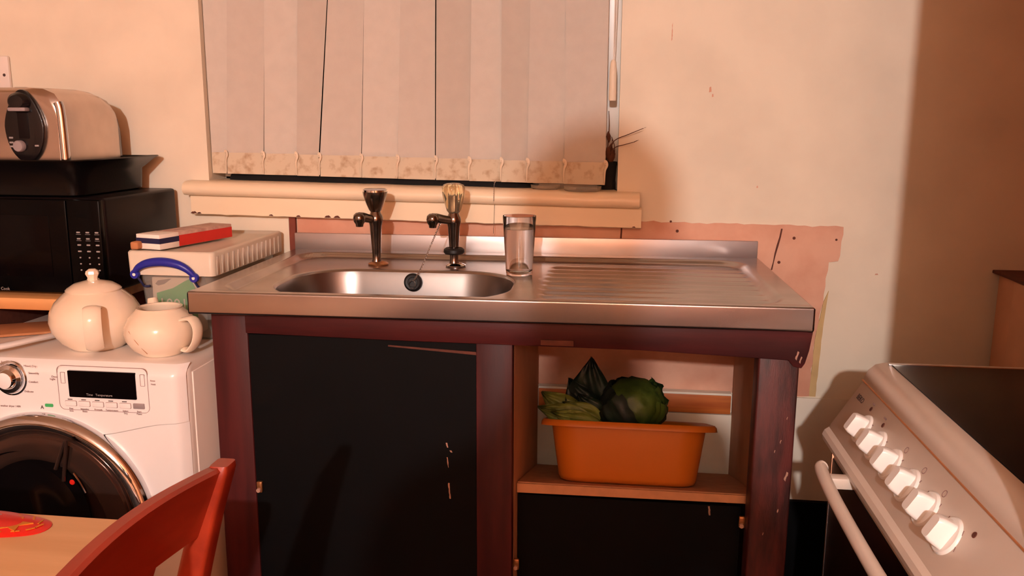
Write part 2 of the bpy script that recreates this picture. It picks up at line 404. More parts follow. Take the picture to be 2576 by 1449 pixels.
for (x, z, r) in ((.590, .915, .009), (.597, .907, .007), (.572, .742, .004), (.562, .722, .003), (.586, .672, .010), (.55, .55, .003), (.575, .60, .004), (.581, .79, .003)):
    ob('scuff', prism(ragged([Vector((x+r*.10, z+r)), Vector((x+r*.42, z+r*.8)), Vector((x-r*.02, z-r)), Vector((x-r*.35, z-r*.6))], .0008, .003), 'y', -.5915 if z > .88 else -.5862, -.584), m_scuff_glint, cab)
# pine batten and pale board on the wall inside the right compartment
t = ob('pine_batten', box(.054, .553, -.029, -.0065, .602, .652, .002), m_batten, None, label='orange pine batten screwed to the wall inside the sink cabinet', cat='batten')
ob('lit_top_edge', box(.054, .553, -.0295, -.0065, .6525, .658), m_dado, t)  # pale strip paints the light on the batten's upper edge
b = prism([(.10, .40), (.552, .40), (.572, .60), (.10, .60)], 'y', -.028, -.0065)
ob('backing_board', b, m_dado, None, label='pale board standing on the wall below the pine batten', cat='board')

# ------------------------------------------------------------------ stainless sink top
sk = thing('kitchen_sink', 'stainless steel sink top with rounded basin and ribbed drainer', 'sink', (0, -.01, 1.01), (0, 0, SK), local=True)
HW, DP = .6, .605
BX, BY, BHX, BHY, BR = -.232, -.391, .258, .166, .135
def sstep(a, b_, x):
    t_ = max(0, min(1, (x-a)/(b_-a))); return t_*t_*(3-2*t_)
def sd_rr(x, y, cx, cy, hx, hy, r):
    dx = abs(x-cx)-(hx-r); dy = abs(y-cy)-(hy-r)
    return hypot(max(dx, 0), max(dy, 0)) + min(max(dx, dy), 0) - r
def topz(x, y):
    d = sd_rr(x, y, 0, -.318, HW-.045, .318-.058 if False else .262, .07)
    z = -.012*sstep(.006, -.012, d)
    # rolled front edge
    z += .0015*sstep(-DP+.03, -DP+.008, y)
    # drainer
    d2 = sd_rr(x, y, .315, -.325, .232, .225, .05)
    if d2 < 0:
        a_ = sstep(0, -.02, d2)
        k = (y+.52)/.052
        g = .5-.5*cos(2*pi*k)
        z += a_*(-.0035 + .0042*g*sstep(.0, .35, 1) - .006*(.55-x)*.0)
    return z
def rect_hit(cx, cy, a, x0, x1, y0, y1):
    dx, dy = cos(a), sin(a); ts = []
    if dx > 1e-9: ts.append((x1-cx)/dx)
    if dx < -1e-9: ts.append((x0-cx)/dx)
    if dy > 1e-9: ts.append((y1-cy)/dy)
    if dy < -1e-9: ts.append((y0-cy)/dy)
    return min(ts)
X1A = .07
angs = [2*pi*i/420 for i in range(420)]
for cx_, cy_ in ((-HW, -DP), (X1A, -DP), (X1A, 0), (-HW, 0)):
    angs.append(atan2(cy_-BY, cx_-BX) % (2*pi))
angs = sorted(set(round(a, 6) for a in angs))
def basin_r(a, off=0):
    lo_, hi_ = 0.0, .6
    for _ in range(26):
        m_ = (lo_+hi_)/2
        if sd_rr(BX+m_*cos(a), BY+m_*sin(a), BX, BY, BHX, BHY, BR) > off: hi_ = m_
        else: lo_ = m_
    return lo_
b = new(); prev = None; first = None
NR = 46
cols = []
for a in angs:
    rb = basin_r(a); ro = rect_hit(BX, BY, a, -HW, X1A, -DP, 0)
    c = []
    for off, z in ((0, -.012), (-.003, -.0135), (-.006, -.018)):
        r = rb + off; x, y = BX+r*cos(a), BY+r*sin(a)
        c.append((x, y, z if off else topz(x, y)))
    outer = []
    for k in range(1, NR+1):
        s_ = (k/NR); r = rb + (ro-rb)*s_; x, y = BX+r*cos(a), BY+r*sin(a); outer.append((x, y, topz(x, y)))
    cols.append(list(reversed(outer)) + c)
V = [[b.verts.new(p) for p in c] for c in cols]
for i in range(len(V)):
    A, B = V[i], V[(i+1) % len(V)]
    for k in range(len(A)-1): b.faces.new((A[k], A[k+1], B[k+1], B[k]))
# drainer side
grid(lambda u, v: (X1A+(HW-X1A)*u, -DP*v, topz(X1A+(HW-X1A)*u, -DP*v)), 110, 190, bm=b)
# fascia
for pts in ([(-HW, -DP), (HW, -DP)], [(-HW, 0), (-HW, -DP)], [(HW, -DP), (HW, 0)]):
    (xa, ya), (xb, yb) = pts; nseg = 60
    def fz(u, v):
        x = xa+(xb-xa)*u; y = ya+(yb-ya)*u
        nx, ny = (0, -1) if ya == yb else ((-1, 0) if xa < 0 else (1, 0))
        prof = [(0, 0), (.0022, -.0006), (.0036, -.002), (.004, -.004), (.004, -.0055), (.004, -.041), (.0038, -.043), (.002, -.0452), (-.006, -.0452)]
        q = prof[int(round(v*8))]
        zt = topz(x, y) if v == 0 else (.0 + q[1] if ny == 0 else .0015+q[1])
        return (x+nx*q[0], y+ny*q[0], zt)
    grid(fz, nseg, 8, bm=b)
ob('drainer_top', b, m_steel, sk, angle=50)
# basin bowl
cols = []
for a in angs:
    c = []
    for off, z in ((-.006, -.018), (-.010, -.03), (-.018, -.08), (-.028, -.14), (-.042, -.168), (-.07, -.18), (-.11, -.184)):
        r = basin_r(a, off); c.append((BX+r*cos(a), BY+r*sin(a), z))
    cols.append(c)
b = new(); V = [[b.verts.new(p) for p in c] for c in cols]
for i in range(len(V)):
    A, B = V[i], V[(i+1) % len(V)]
    for k in range(len(A)-1): b.faces.new((A[k], A[k+1], B[k+1], B[k]))
b.faces.new([c[-1] for c in V])
ob('basin', b, m_basin, sk, angle=60, label='deep rounded stainless steel basin')
ob('upstand', box(-.6, .6, -.012, -.002, -.004, .043, .0015), m_upst, sk, label='low stainless steel splash upstand')

def sink_pt(x, y, z): return Vector((x*cos(SK)-y*sin(SK), x*sin(SK)+y*cos(SK)-.01, 1.01+z))

# ------------------------------------------------------------------ taps
def tap(x, y, name, label, acrylic, sx):
    z0 = .9985
    t = thing(name, label, 'tap', (x, y, z0), local=True)
    ob('flange', lathe([(0, 0), (.024, 0), (.025, .003), (.019, .006), (.012, .008), (0, .008)], 28, (.004, .0, 0)), m_bright if acrylic else m_brass, t)
    hz = .123
    ob('body', lathe([(0, .005), (.0125, .005), (.010, .012), (.0105, .03), (.0125, .06), (.0145, .095), (.017, .105), (.018, .113), (.0165, .12), (.013, .126), (.011, .134), (0, .134)], 28), m_chrome, t)
    sp = [(-.004, -.004, .111), (sx*.5, -.026, .116), (sx*.8, -.043, .1205), (sx, -.054, .121)]
    s = ob('spout', tube(sp, lambda u: .0095+.003*u, 14, k=5), m_chrome, t)
    ob('nozzle', lathe([(0, 0), (.0085, 0), (.0095, .006), (.0135, .012), (.015, .020), (.0135, .028), (.008, .033), (0, .034)], 20, (sx, -.054, .099)), m_chrome, s)
    if acrylic:
        rings = []
        for r, z in ((.011, .128), (.0165, .135), (.020, .148), (.0245, .165), (.0265, .178), (.0265, .190), (.0235, .197), (.015, .2005), (.004, .2015)):
            rings.append([(r*(1+.06*cos(8*2*pi*k/48))*cos(2*pi*k/48), r*(1+.06*cos(8*2*pi*k/48))*sin(2*pi*k/48), z) for k in range(48)])
        h = ob('handle', loft(rings), m_acryl, t, angle=70, label='clear acrylic tap handle')
        ob('handle_core', lathe([(0, .126), (.011, .126), (.0115, .15), (.009, .172), (0, .176)], 16), m_chrome, h)
        ob('rubber_collar', lathe([(.0105, .031), (.022, .030), (.0255, .034), (.025, .041), (.020, .045), (.0112, .044), (.0105, .031)], 26), m_rubber, t, label='black rubber ring around the tap neck')
    else:
        rings = []
        for r, z, q in ((.011, .128, 0), (.0165, .135, .05), (.022, .146, .09), (.0275, .160, .09), (.0298, .170, .05), (.0300, .178, .0)):
            rings.append([(r*(1-q*abs(cos(2*2*pi*k/48)))*cos(2*pi*k/48), r*(1-q*abs(cos(2*2*pi*k/48)))*sin(2*pi*k/48), z) for k in range(48)])
        h = ob('handle', loft(rings), m_chrome, t, angle=50)
        ob('handle_cap', lathe([(0, .178), (.0292, .178), (.0292, .1825), (.026, .185), (0, .186)], 40), m_bright, h)
    return t
T1 = Vector((-.335, -.178, 0)); T2 = Vector((-.143, -.172, 0))
tap(T1.x, T1.y, 'pillar_tap', 'tarnished chrome pillar tap with solid metal head', False, -.024)
tap(T2.x, T2.y, 'pillar_tap', 'pillar tap with clear acrylic head and black rubber ring on its neck', True, -.040)

# plug parked on the basin back wall, with chain to the acrylic tap
pc = sink_pt(BX+.003, BY+BHY-.0155, -.039)
t = thing('sink_plug', 'black rubber sink plug on a chain against the basin back wall', 'plug', pc)
ob('plug_disc', lathe([(0, 0), (.019, 0), (.0215, .003), (.0215, .007), (.017, .010), (.012, .0095), (.011, .0085), (0, .0085)], 30, pc, (0, -1, .12)), m_rubber, t)
p0 = pc + Vector((0, -.0105, -.002)); p3 = Vector((T2.x-.026, T2.y-.034, 1.105))
ob('ring', tube([p0 + Vector((.008*sin(a), -.003, .010*cos(a)-.002)) for a in [2*pi*i/14 for i in range(15)]], .0011, 6, sm=False), m_bright, t)
b = new(); NL = 44
pk = [p0 + Vector((.004, -.004, .008)), p0.lerp(p3, .3) + Vector((.002, -.004, -.004)), p0.lerp(p3, .65) + Vector((0, -.003, -.003)), p3]
cc = catmull(pk, 15)
for i in range(len(cc)-1):
    m_ = (cc[i]+cc[i+1])/2; d_ = (cc[i+1]-cc[i])
    fr = frame_at(m_, d_, (i % 2)*pi/2); l_ = d_.length*.72
    tube([fr @ Vector((.0019*cos(a), 0, l_*sin(a))) for a in [2*pi*q/10 for q in range(11)]], .0006, 5, bm=b, sm=False)
ob('chain', b, m_bright, t)

# ------------------------------------------------------------------ glass of water
gp = Vector((.027, -.262, .9985))
t = thing('drinking_glass', 'clear glass tumbler of water standing beside the basin', 'glass', gp)
ob('tumbler', lathe([(0, 0), (.029, 0), (.0305, .003), (.0385, .134), (.0378, .1355), (.0371, .134), (.0292, .012), (.020, .008), (0, .008)], 48, gp), m_glass, t, angle=60)
ob('water', lathe([(0, .0076), (.0203, .0076), (.0297, .0118), (.0361, .106), (.0352, .1056), (0, .105)], 48, gp), m_water, t, angle=60)

# ------------------------------------------------------------------ vertical blind
bl = thing('vertical_blind', 'grey beige vertical fabric blind hanging in the window', 'blind', (-.3, .03, 1.19))
XBt = [-.843, -.801, -.697, -.605, -.541, -.427, -.329, -.227, -.138, -.054, .014, .109, .214]
XTp = [-.843, -.778, -.676, -.585, -.505, -.409, -.313, -.221, -.131, -.054, .018, .107, .213]
GB = [0, .0045, .002, -.02, .0045, .002, .002, .003, -.004, -.02, .0004, -.012, 0]
GT = [0, -.03, .001, -.02, .002, .0015, .001, .003, -.02, -.02, -.02, -.02, 0]
def zb(x): return 1.2035 - .0175*(x+.8)
ZT = 2.18
for i in range(12):
    def edge(j, z, right=False):
        k = (z-1.25)/.40
        g = GB[j] + (GT[j]-GB[j])*max(0, min(1.4, (k-.15 if j != 1 else (k+.0)*2.2)))
        if not right: g = 0
        return XBt[j] + (XTp[j]-XBt[j])*k - g
    zc = zb(XBt[i]); zh = zc + .056
    over = GB[i+1] < 0
    zz = [zh-.004, 1.3, 1.36, 1.42, 1.5, 1.6, 1.75, 1.95, ZT]
    def sl(u, v):
        j = v*(len(zz)-1); z = zz[int(round(j))]
        a_ = edge(i, z); c_ = edge(i+1, z, True)
        yy = .022 + (.016*u if GB[i+1] < 0 or GT[i+1] < 0 else .004*u) + .003*sin(pi*u) + .002*sin(i*2.1+z*3)
        return (a_+(c_-a_)*u, yy, z)
    b = grid(sl, 6, len(zz)-1); solid(b, .0008)
    s = ob('slat', b, m_blinds[(0, 1, 0, 2, 1, 0, 1, 2, 0, 2, 1, 1)[i]], bl, angle=60)
    def hm(u, v):
        z = zc + (zh-zc)*v; a_ = edge(i, 1.25); c_ = edge(i+1, 1.25, True)
        yy = .020 + (.016*u if over else .004*u)
        return (a_+(c_-a_)*u, yy - .0008*sin(pi*v), z - .0175*0 - .0172*(c_-a_)*u*(1-v))
    b = grid(hm, 4, 4); solid(b, .003)
    ob('weight_pocket', b, m_hem, s, angle=60)
    # chain clip at the right side of each slat
    xc = edge(i+1, 1.25); zq = zb(xc) + .048
    pts = [(xc-.003, .016, zq+.012), (xc+.002, .014, zq+.010), (xc+.004, .013, zq+.002), (xc, .014, zq-.008), (xc-.001, .015, zq-.02), (xc-.001, .016, zq-.044)]
    ob('chain_clip', tube(pts, lambda u: .0038*(1-u)**.7+.0012, 8, k=4, flat=.4, upv=(0, 1, 0)), m_clip, bl)
    ob('clip_eye', lathe([(.0016, 0), (.0034, 0), (.0034, .0012), (.0016, .0012), (.0016, 0)], 10, (xc+.001, .0128, zq+.007), (0, -1, 0)), m_clip, bl)
ob('headrail', box(WX0+.005, WX1-.005, .005, .05, 2.18, 2.215, .003), m_frame, bl)
b = new()
for q in range(30):
    z = 1.194 - .0045*q; y = -.066 if z > 1.140 else -.041
    lathe([(0, -.0011), (.0011, 0), (0, .0011)], 6, (-.060-.0002*q, y, z), bm=b)
tube([(-.060, .005, 1.20), (-.060, -.03, 1.196), (-.060, -.066, 1.188), (-.061, -.066, 1.15), (-.063, -.041, 1.135), (-.0655, -.040, 1.064)], .0005, 5, bm=b, k=3)
ob('ball_chain', b, m_bright, bl, label='thin ball chain hanging loose over the sill')
# pull cord with weight
t = thing('blind_pull_cord', 'white pull cord with long plastic weight at the right edge of the blind', 'cord', (.229, .008, 1.40))
for dx in (-.0025, .0035):
    ob('cord', tube([(.229+dx*.4, .008, 1.494), (.2305+dx, .008, 1.7), (.232+dx, .008, 2.18)], .0011, 6, k=3), m_cord, t)
ob('cord_weight', lathe([(0, -.052), (.0085, -.052), (.0098, -.048), (.0094, -.01), (.0088, .025), (.007, .042), (.004, .0475), (0, .048)], 18, (.228, .008, 1.449), sx=1, sy=.6), m_clip, t)

# dried plant and dishes at the right end of the sill
zq = zs(.17)
ob('shallow_dish', lathe([(0, 0), (.044, 0), (.048, .004), (.049, .0115), (.0478, .0115), (.0465, .005), (0, .003)], 32, (.158, -.006, zq)), m_clear, None, label='wider shallow clear dish on the sill in front of the withered plant', cat='dish')
t = thing('withered_plant', 'withered plant with dry twigs in a black pot at the end of the sill', 'plant', (.214, .066, zq-.001))
ob('pot', lathe([(0, 0), (.021, 0), (.022, .003), (.0265, .062), (.0275, .064), (.0275, .072), (.0255, .072), (.0245, .062), (0, .060)], 28, (.2165, .0665, zq-.001)), m_cloth, t)
ob('soil', lathe([(0, .0605), (.0243, .0605), (.0243, .063), (.01, .067), (0, .068)], 20, (.2165, .0665, zq-.001)), m_soil, t)
tw = [[(.216, .066, zq+.062), (.224, .05, zq+.09), (.235, .0, zq+.125), (.27, -.022, zq+.142), (.306, -.03, zq+.157)],
      [(.217, .064, zq+.062), (.224, .045, zq+.085), (.236, -.002, zq+.108), (.262, -.02, zq+.117), (.286, -.03, zq+.124)],
      [(.214, .066, zq+.062), (.218, .055, zq+.10), (.221, .05, zq+.16), (.219, .05, zq+.20)],
      [(.215, .066, zq+.062), (.226, .058, zq+.09), (.230, .055, zq+.13)], [(.218, .066, zq+.062), (.234, .05, zq+.08), (.236, .045, zq+.11), (.228, .045, zq+.135)]]
for q in tw: ob('twig', tube(q, lambda u: .0016-.0008*u, 6), m_twig, t)
for (p, d, l_) in (((.306, -.03, zq+.157), (.8, -.1, .35), .008), ((.280, -.028, zq+.122), (.8, -.1, .35), .018), ((.222, .05, zq+.09), (.2, -.2, .9), .03), ((.226, .05, zq+.066), (.15, -.3, .8), .04), ((.222, .048, zq+.12), (-.1, -.2, .9), .03), ((.224, .05, zq+.07), (-.1, -.3, .8), .045), ((.232, .05, zq+.07), (-.05, -.2, .9), .04)):
    f = frame_at(Vector(p), d)
    ob('leaf', loft([[f @ Vector((a_*cos(2*pi*k/8), .25*a_*sin(2*pi*k/8), z_)) for k in range(8)] for a_, z_ in ((.0006, 0), (l_*.16, l_*.3), (l_*.2, l_*.55), (l_*.1, l_*.85), (.0004, l_))]), m_twig, t)
ob('small_dish', lathe([(0, 0), (.032, 0), (.036, .004), (.038, .0115), (.037, .0115), (.034, .005), (0, .003)], 28, (.062, .008, zs(.06))), m_clear, None, label='small shallow clear dish on the sill beside the withered plant', cat='dish')
# black cloth pushed against the window bottom
def clothf(u, v):
    x = -.80+.84*u; s_ = v*pi
    e = 1-max(0, (u-.8)/.2)**2*.8
    y = .085 - .036*cos(s_) + .006*mnoise.noise((x*14, v*3, 0)); z = zs(x) + .001 + (.024*e)*sin(s_)*(1+.45*mnoise.noise((x*11, 5, 0)))
    return (x, y-.02, max(z, zs(x)+.001))
ob('rolled_cloth', grid(clothf, 90, 12), m_cloth, None, label='black cloth rolled along the sill under the blind', cat='cloth')

# ------------------------------------------------------------------ washing-up bowl with cabbage
f_tub = Matrix.Translation(Vector(shelf_pt(.285, .158, .0175))) @ Matrix.Rotation(TS, 4, 'X')
tb = thing('washing_up_bowl', 'mustard orange plastic washing-up bowl tilted on the sagging shelf', 'bowl', f_tub.translation, (TS, 0, 0), local=True)
def rr3(hx, hy, r, z): return [(x, y, z) for x, y in rrect(-hx, hx, -hy, hy, r, 7)]
H = .132
rings = [rr3(.135, .105, .04, .0), rr3(.146, .116, .05, .004), rr3(.150, .12, .055, .012), rr3(.168, .138, .06, H-.010), rr3(.172, .142, .06, H-.002), rr3(.186, .156, .07, H+.001), rr3(.190, .160, .07, H-.004), rr3(.191, .161, .07, H-.012), rr3(.1885, .1585, .07, H-.012), rr3(.187, .157, .07, H-.003), rr3(.172, .142, .06, H-.006), rr3(.164, .134, .06, H-.016), rr3(.146, .116, .05, .014), rr3(.13, .10, .04, .005)]
# order: outside bottom -> outside top under rim -> rim -> inside
out = rings[:4] + [rr3(.1865, .1565, .07, H-.012), rings[7], rings[6], rings[5], rr3(.174, .144, .06, H-.001), rings[11], rings[12], rings[13]]
ob('bowl_shell', loft(out), m_tub, tb, angle=50)
# cabbage
def cab_leaf(c, rad, axis, spread, ruff, seed, m, parent, name='leaf', thick=.0018, up_=None):
    fr = frame_at(Vector(c), axis, seed*1.3)
    def g(u, v):
        th = (u-.5)*2*spread; ph = v*1.9
        r = rad*(1+.05*mnoise.noise((u*5+seed, v*5, 0)))
        rf = ruff*rad*(v**2)*(sin(u*26+seed)+.6*sin(u*47+seed*2))*.5 + ruff*rad*abs(u-.5)**2*sin(v*23+seed)
        x = r*sin(ph)*sin(th); y = r*sin(ph)*cos(th) + rf; z = -r*cos(ph)*.85
        return fr @ Vector((x, y, z))
    b_ = grid(g, 26, 18); solid(b_, thick)
    return ob(name, b_, m, parent, angle=80)
cp = PY(1592, 1020, -.335)
cb = thing('savoy_cabbage', 'round crinkled green savoy cabbage lying in the washing-up bowl', 'cabbage', cp)
b = bmesh.new(); bmesh.ops.create_icosphere(b, subdivisions=4, radius=.066)
for v in b.verts:
    n_ = v.co.normalized(); v.co *= 1 + .10*mnoise.noise(n_*6) + .05*abs(mnoise.noise(n_*16))
    v.co.z *= .95
bmesh.ops.translate(b, verts=b.verts, vec=cp)
ob('head', b, m_cab1, cb, angle=80)
for i in range(7):
    a = i*.9+.3
    cab_leaf(cp, .071+.003*(i % 3), (cos(a)*.5, sin(a)*.5-.2, .9-.25*(i % 3)), .95, .10, i*1.7, m_cab1 if i % 2 else m_cab2, cb)
# dark leaf pile with a pointed leaf
lp = PY(1490, 1020, -.30)
dk = thing('dark_greens', 'dark green leafy greens with one pointed leaf standing up in the bowl', 'greens', lp)
def leaf_flat(tip, base, wd, seed, m, parent, bend=.02):
    tip = Vector(tip); base = Vector(base); d = tip-base; side = d.cross(Vector((.2, -1, .25))).normalized(); nrm = side.cross(d.normalized())
    def g(u, v):
        wv = wd*(sin(pi*min(1, v*.92+.06))**.7)*(1-.55*v*v*v)
        s_ = (u-.5)*2
        return base + d*v + side*(s_*wv) + nrm*(bend*s_*s_ + bend*sin(pi*v) + .006*sin(u*19+seed+v*9)*v + .004*mnoise.noise((u*7, v*7, seed)))
    b_ = grid(g, 18, 22); solid(b_, .0016); return ob('leaf', b_, m, parent, angle=80)
def at(px, py, y): return PY(px, py, y)
leaf_flat(at(1488, 898, -.30), at(1468, 1060, -.29), .056, 1, m_cab2, dk, .012)
leaf_flat(at(1430, 950, -.30), at(1475, 1060, -.31), .04, 2.5, m_cab2, dk)
leaf_flat(at(1545, 955, -.245), at(1500, 1050, -.255), .045, 4, m_cab2, dk)
leaf_flat(at(1590, 952, -.235), at(1560, 1045, -.24), .042, 6, m_cab2, dk)
leaf_flat(at(1455, 990, -.33), at(1490, 1070, -.33), .045, 8, m_cab2, dk, .01)
pp = PY(1400, 1045, -.36)
pg = thing('pale_greens', 'pale limp green leaves drooping over the left end of the bowl', 'greens', pp)
leaf_flat(at(1352, 1022, -.36), at(1500, 1070, -.36), .03, 1, m_cab3, pg, .008)
leaf_flat(at(1362, 985, -.33), at(1470, 1068, -.34), .035, 3, m_cab3, pg, .01)
leaf_flat(at(1385, 1035, -.39), at(1520, 1076, -.385), .022, 5, m_cab3, pg, .006)
leaf_flat(at(1415, 1010, -.35), at(1520, 1074, -.35), .03, 7, m_cab3, pg, .008)

# ------------------------------------------------------------------ washing machine
WMX0, WMX1, WMY = -1.222, -.622, -.61
wm = thing('washing_machine', 'white front-loading washer with dark round door and small black display', 'washing machine', (-.922, -.31, 0))
def wmy(x, z):   # slightly bowed front
    return WMY + .0
b = new()
rings = []
for z, ins, yo in ((.0, .0, 0), (.70, .0, 0), (.835, .0, .002), (.846, .006, .012), (.85, .02, .03)):
    rings.append([(x, y, z) for x, y in rrect(WMX0+ins, WMX1-ins, WMY+.004+yo, -.03-ins, .03, 6)])
loft(rings, bm=b)
body = ob('body', b, m_whiteside, wm, angle=50)
# front: upper control fascia and lower front, parting line dips to the door
DC = Vector((-.945, 0, .497)); DR = .243
def seam(x):
    return .727 - .030*max(0, 1-((x-WMX0-.02)/.6))*0 + (-.034*(1-sstep(-.84, -.64, x)))
def fasc(z0f, z1f, off):
    def g(u, v):
        x = WMX0+.003 + (WMX1-WMX0-.006)*u; z = z0f(x) + (z1f(x)-z0f(x))*v
        e = min(x-WMX0, WMX1-x); yy = WMY - off + .026*max(0, 1-e/.03)**2.2
        if z > .825: yy += .022*((z-.825)/.025)**2
        return (x, yy, z)
    return g
b = grid(fasc(lambda x: seam(x)+.001, lambda x: .8495, .004), 60, 26); solid(b, .010)
fa = ob('control_fascia', b, m_white, wm, angle=60)
b = grid(fasc(lambda x: .06, lambda x: seam(x)-.001, .002), 60, 30); solid(b, .008)
ob('front_panel', b, m_white, wm, angle=60)
ob('plinth', box(WMX0+.02, WMX1-.02, WMY+.006, WMY+.02, .0, .058), m_whiteside, wm)
ob('side_trim', box(WMX1-.001, WMX1+.003, -.575, -.045, .05, .83, .0015), m_whiteside, wm)
# door
YD = WMY - .006
def ringp(r0, r1, y0, y1, prof=None):
    return [(r0, 0), (r0, y1), ((r0+r1)/2, y1+.004), (r1, y1*.6), (r1, 0)]
dr = ob('door_ring', lathe([(.205, 0), (.205, .018), (.212, .026), (.226, .028), (.238, .020), (.243, .008), (.243, 0), (.205, 0)], 96, (DC.x, YD+.004, DC.z), (0, -1, 0)), m_bright, wm, angle=50)
ob('door_glass', lathe([(0, .012), (.10, .014), (.145, .024), (.150, .030), (.158, .032), (.198, .026), (.206, .016), (.206, 0), (0, 0)], 96, (DC.x, YD, DC.z), (0, -1, 0)), m_ring, wm, angle=40)
ob('door_bowl', lathe([(0, .0275), (.06, .026), (.11, .021), (.146, .0265), (.146, .0225), (0, .0225)], 64, (DC.x-.03, YD-.004, DC.z+.02), (0, -1, 0)), m_bowlglass, wm, angle=40)
hp = PY(177, 1216, YD-.036)
ob('red_dot', lathe([(0, .002), (.005, .0015), (.006, 0), (0, 0)], 16, (hp.x, YD-.030, hp.z), (0, -1, 0)), m_red, wm)
ob('door_grip', tube([PY(140, 1180, YD-.035), PY(165, 1110, YD-.036), PY(160, 1210, YD-.036)], .004, 8), m_ring, wm)
ob('grip_line', tube([PY(185, 1190, YD-.033), PY(200, 1212, YD-.033), PY(215, 1240, YD-.032)], .0018, 6), m_bright, wm)
# programme knob
kp = PY(22, 953, WMY-.01)
kb = ob('knob_ring', lathe([(.034, 0), (.0375, 0), (.0375, .002), (.034, .003), (.034, 0)], 48, (kp.x, WMY-.0035, kp.z), (0, -1, 0)), m_bright, wm)
ob('programme_knob', lathe([(0, .022), (.017, .022), (.019, .020), (.022, .013), (.030, .010), (.031, 0), (0, 0)], 48, (kp.x, WMY-.0035, kp.z), (0, -1, 0)), m_bright, wm, label='chrome rimmed programme dial')
ob('knob_face', lathe([(0, .0235), (.015, .0232), (.017, .0222), (0, .0222)], 40, (kp.x, WMY-.0035, kp.z), (0, -1, 0)), m_white, wm)
YP = WMY - .0045
XD, UP = (1, 0, 0), (0, 0, 1)
ob('display', prism(rrect(-.8735, -.7245, .7765, .8335, .002, 3), 'y', YP-.0012, YP+.004), m_disp, wm)
text('Time   Temperature', .007, (-.835, YP-.0016, .781), XD, UP, m_key, wm)
# thin outline around the display group
def outline(x0, x1, z0, z1, r, wd, m, nm):
    o_ = rrect(x0, x1, z0, z1, r, 5); i_ = rrect(x0+wd, x1-wd, z0+wd, z1-wd, max(r-wd, .0005), 5)
    bb = new(); n_ = len(o_)
    A = [bb.verts.new((p[0], YP-.0004, p[1])) for p in o_]; B = [bb.verts.new((p[0], YP-.0004, p[1])) for p in i_]
    for q in range(n_): bb.faces.new((A[q], A[(q+1) % n_], B[(q+1) % n_], B[q]))
    r_ = bmesh.ops.extrude_face_region(bb, geom=list(bb.faces)); bmesh.ops.translate(bb, verts=[g_ for g_ in r_['geom'] if isinstance(g_, bmesh.types.BMVert)], vec=(0, .002, 0))
    return ob(nm, bb, m, wm, smooth=False)
outline(-.898, -.698, .748, .847-.003, .012, .0007, m_print, 'panel_outline')
outline(-.8905, -.8805, .805, .829, .001, .0006, m_print, 'side_button'); outline(-.7145, -.7045, .806, .831, .001, .0006, m_print, 'side_button')
bx0 = -.8845
labs = ['Easy\nIron', 'Intensive\nRinse', 'Prewash', 'Temperature', 'Select\nDry', 'Start\nPause']
for i in range(6):
    x0 = bx0 + i*.0302
    if i < 5: ob('button', prism(rrect(x0, x0+.0245, .757, .7675, .002, 3), 'y', YP-.0018, YP+.003, bev=.0006), m_white, wm)
    else: ob('button', prism(rrect(x0, x0+.0245, .757, .7685, .0012, 3), 'y', YP-.0018, YP+.003, bev=.0006), m_greybtn, wm, label='grey start button')
    if i < 5: outline(x0-.0006, x0+.0251, .7564, .7681, .002, .0006, m_print, 'button_rim')
    text(labs[i], .0052, (x0+.0122, YP-.0008, .7495), XD, UP, m_print, wm, align='CENTER')
    if i < 5: ob('button_mark', box(x0+.006, x0+.016, YP-.0008, YP+.001, .7702, .7717), m_dark, wm)
for s_, px, py in (('Mixed, Dry', 60, 920), ('Smoothly', 72, 938), ('Comfort', 72, 960), ('Delicate', 62, 984), ('Rapid\nDry', 3, 910), ('Door', 130, 947), ('Light', 126, 953)):
    q = PY(px, py, YP); text(s_, .0062, (q.x, YP-.0008, q.z-.002), XD, UP, m_print, wm)
for s_, px, py in (('Rinse', 378, 957), ('Hold', 380, 966)):
    q = PY(px, py, YP); text(s_, .005, (q.x, YP-.0008, q.z-.002), XD, UP, m_print, wm)
q = PY(2, 1022, YP); text('washer dryer 1400', .006, (q.x, YP-.0008, q.z), XD, UP, m_print, wm)
q = PY(103, 1028, YP); text('A', .011, (q.x, YP-.0008, q.z), XD, UP, m_dark, wm)
q = PY(114, 1022, YP); ob('energy_mark', prism(rrect(q.x, q.x+.018, q.z-.001, q.z+.006, .002, 3), 'y', YP-.0008, YP+.002), m_green, wm, label='small green energy mark')

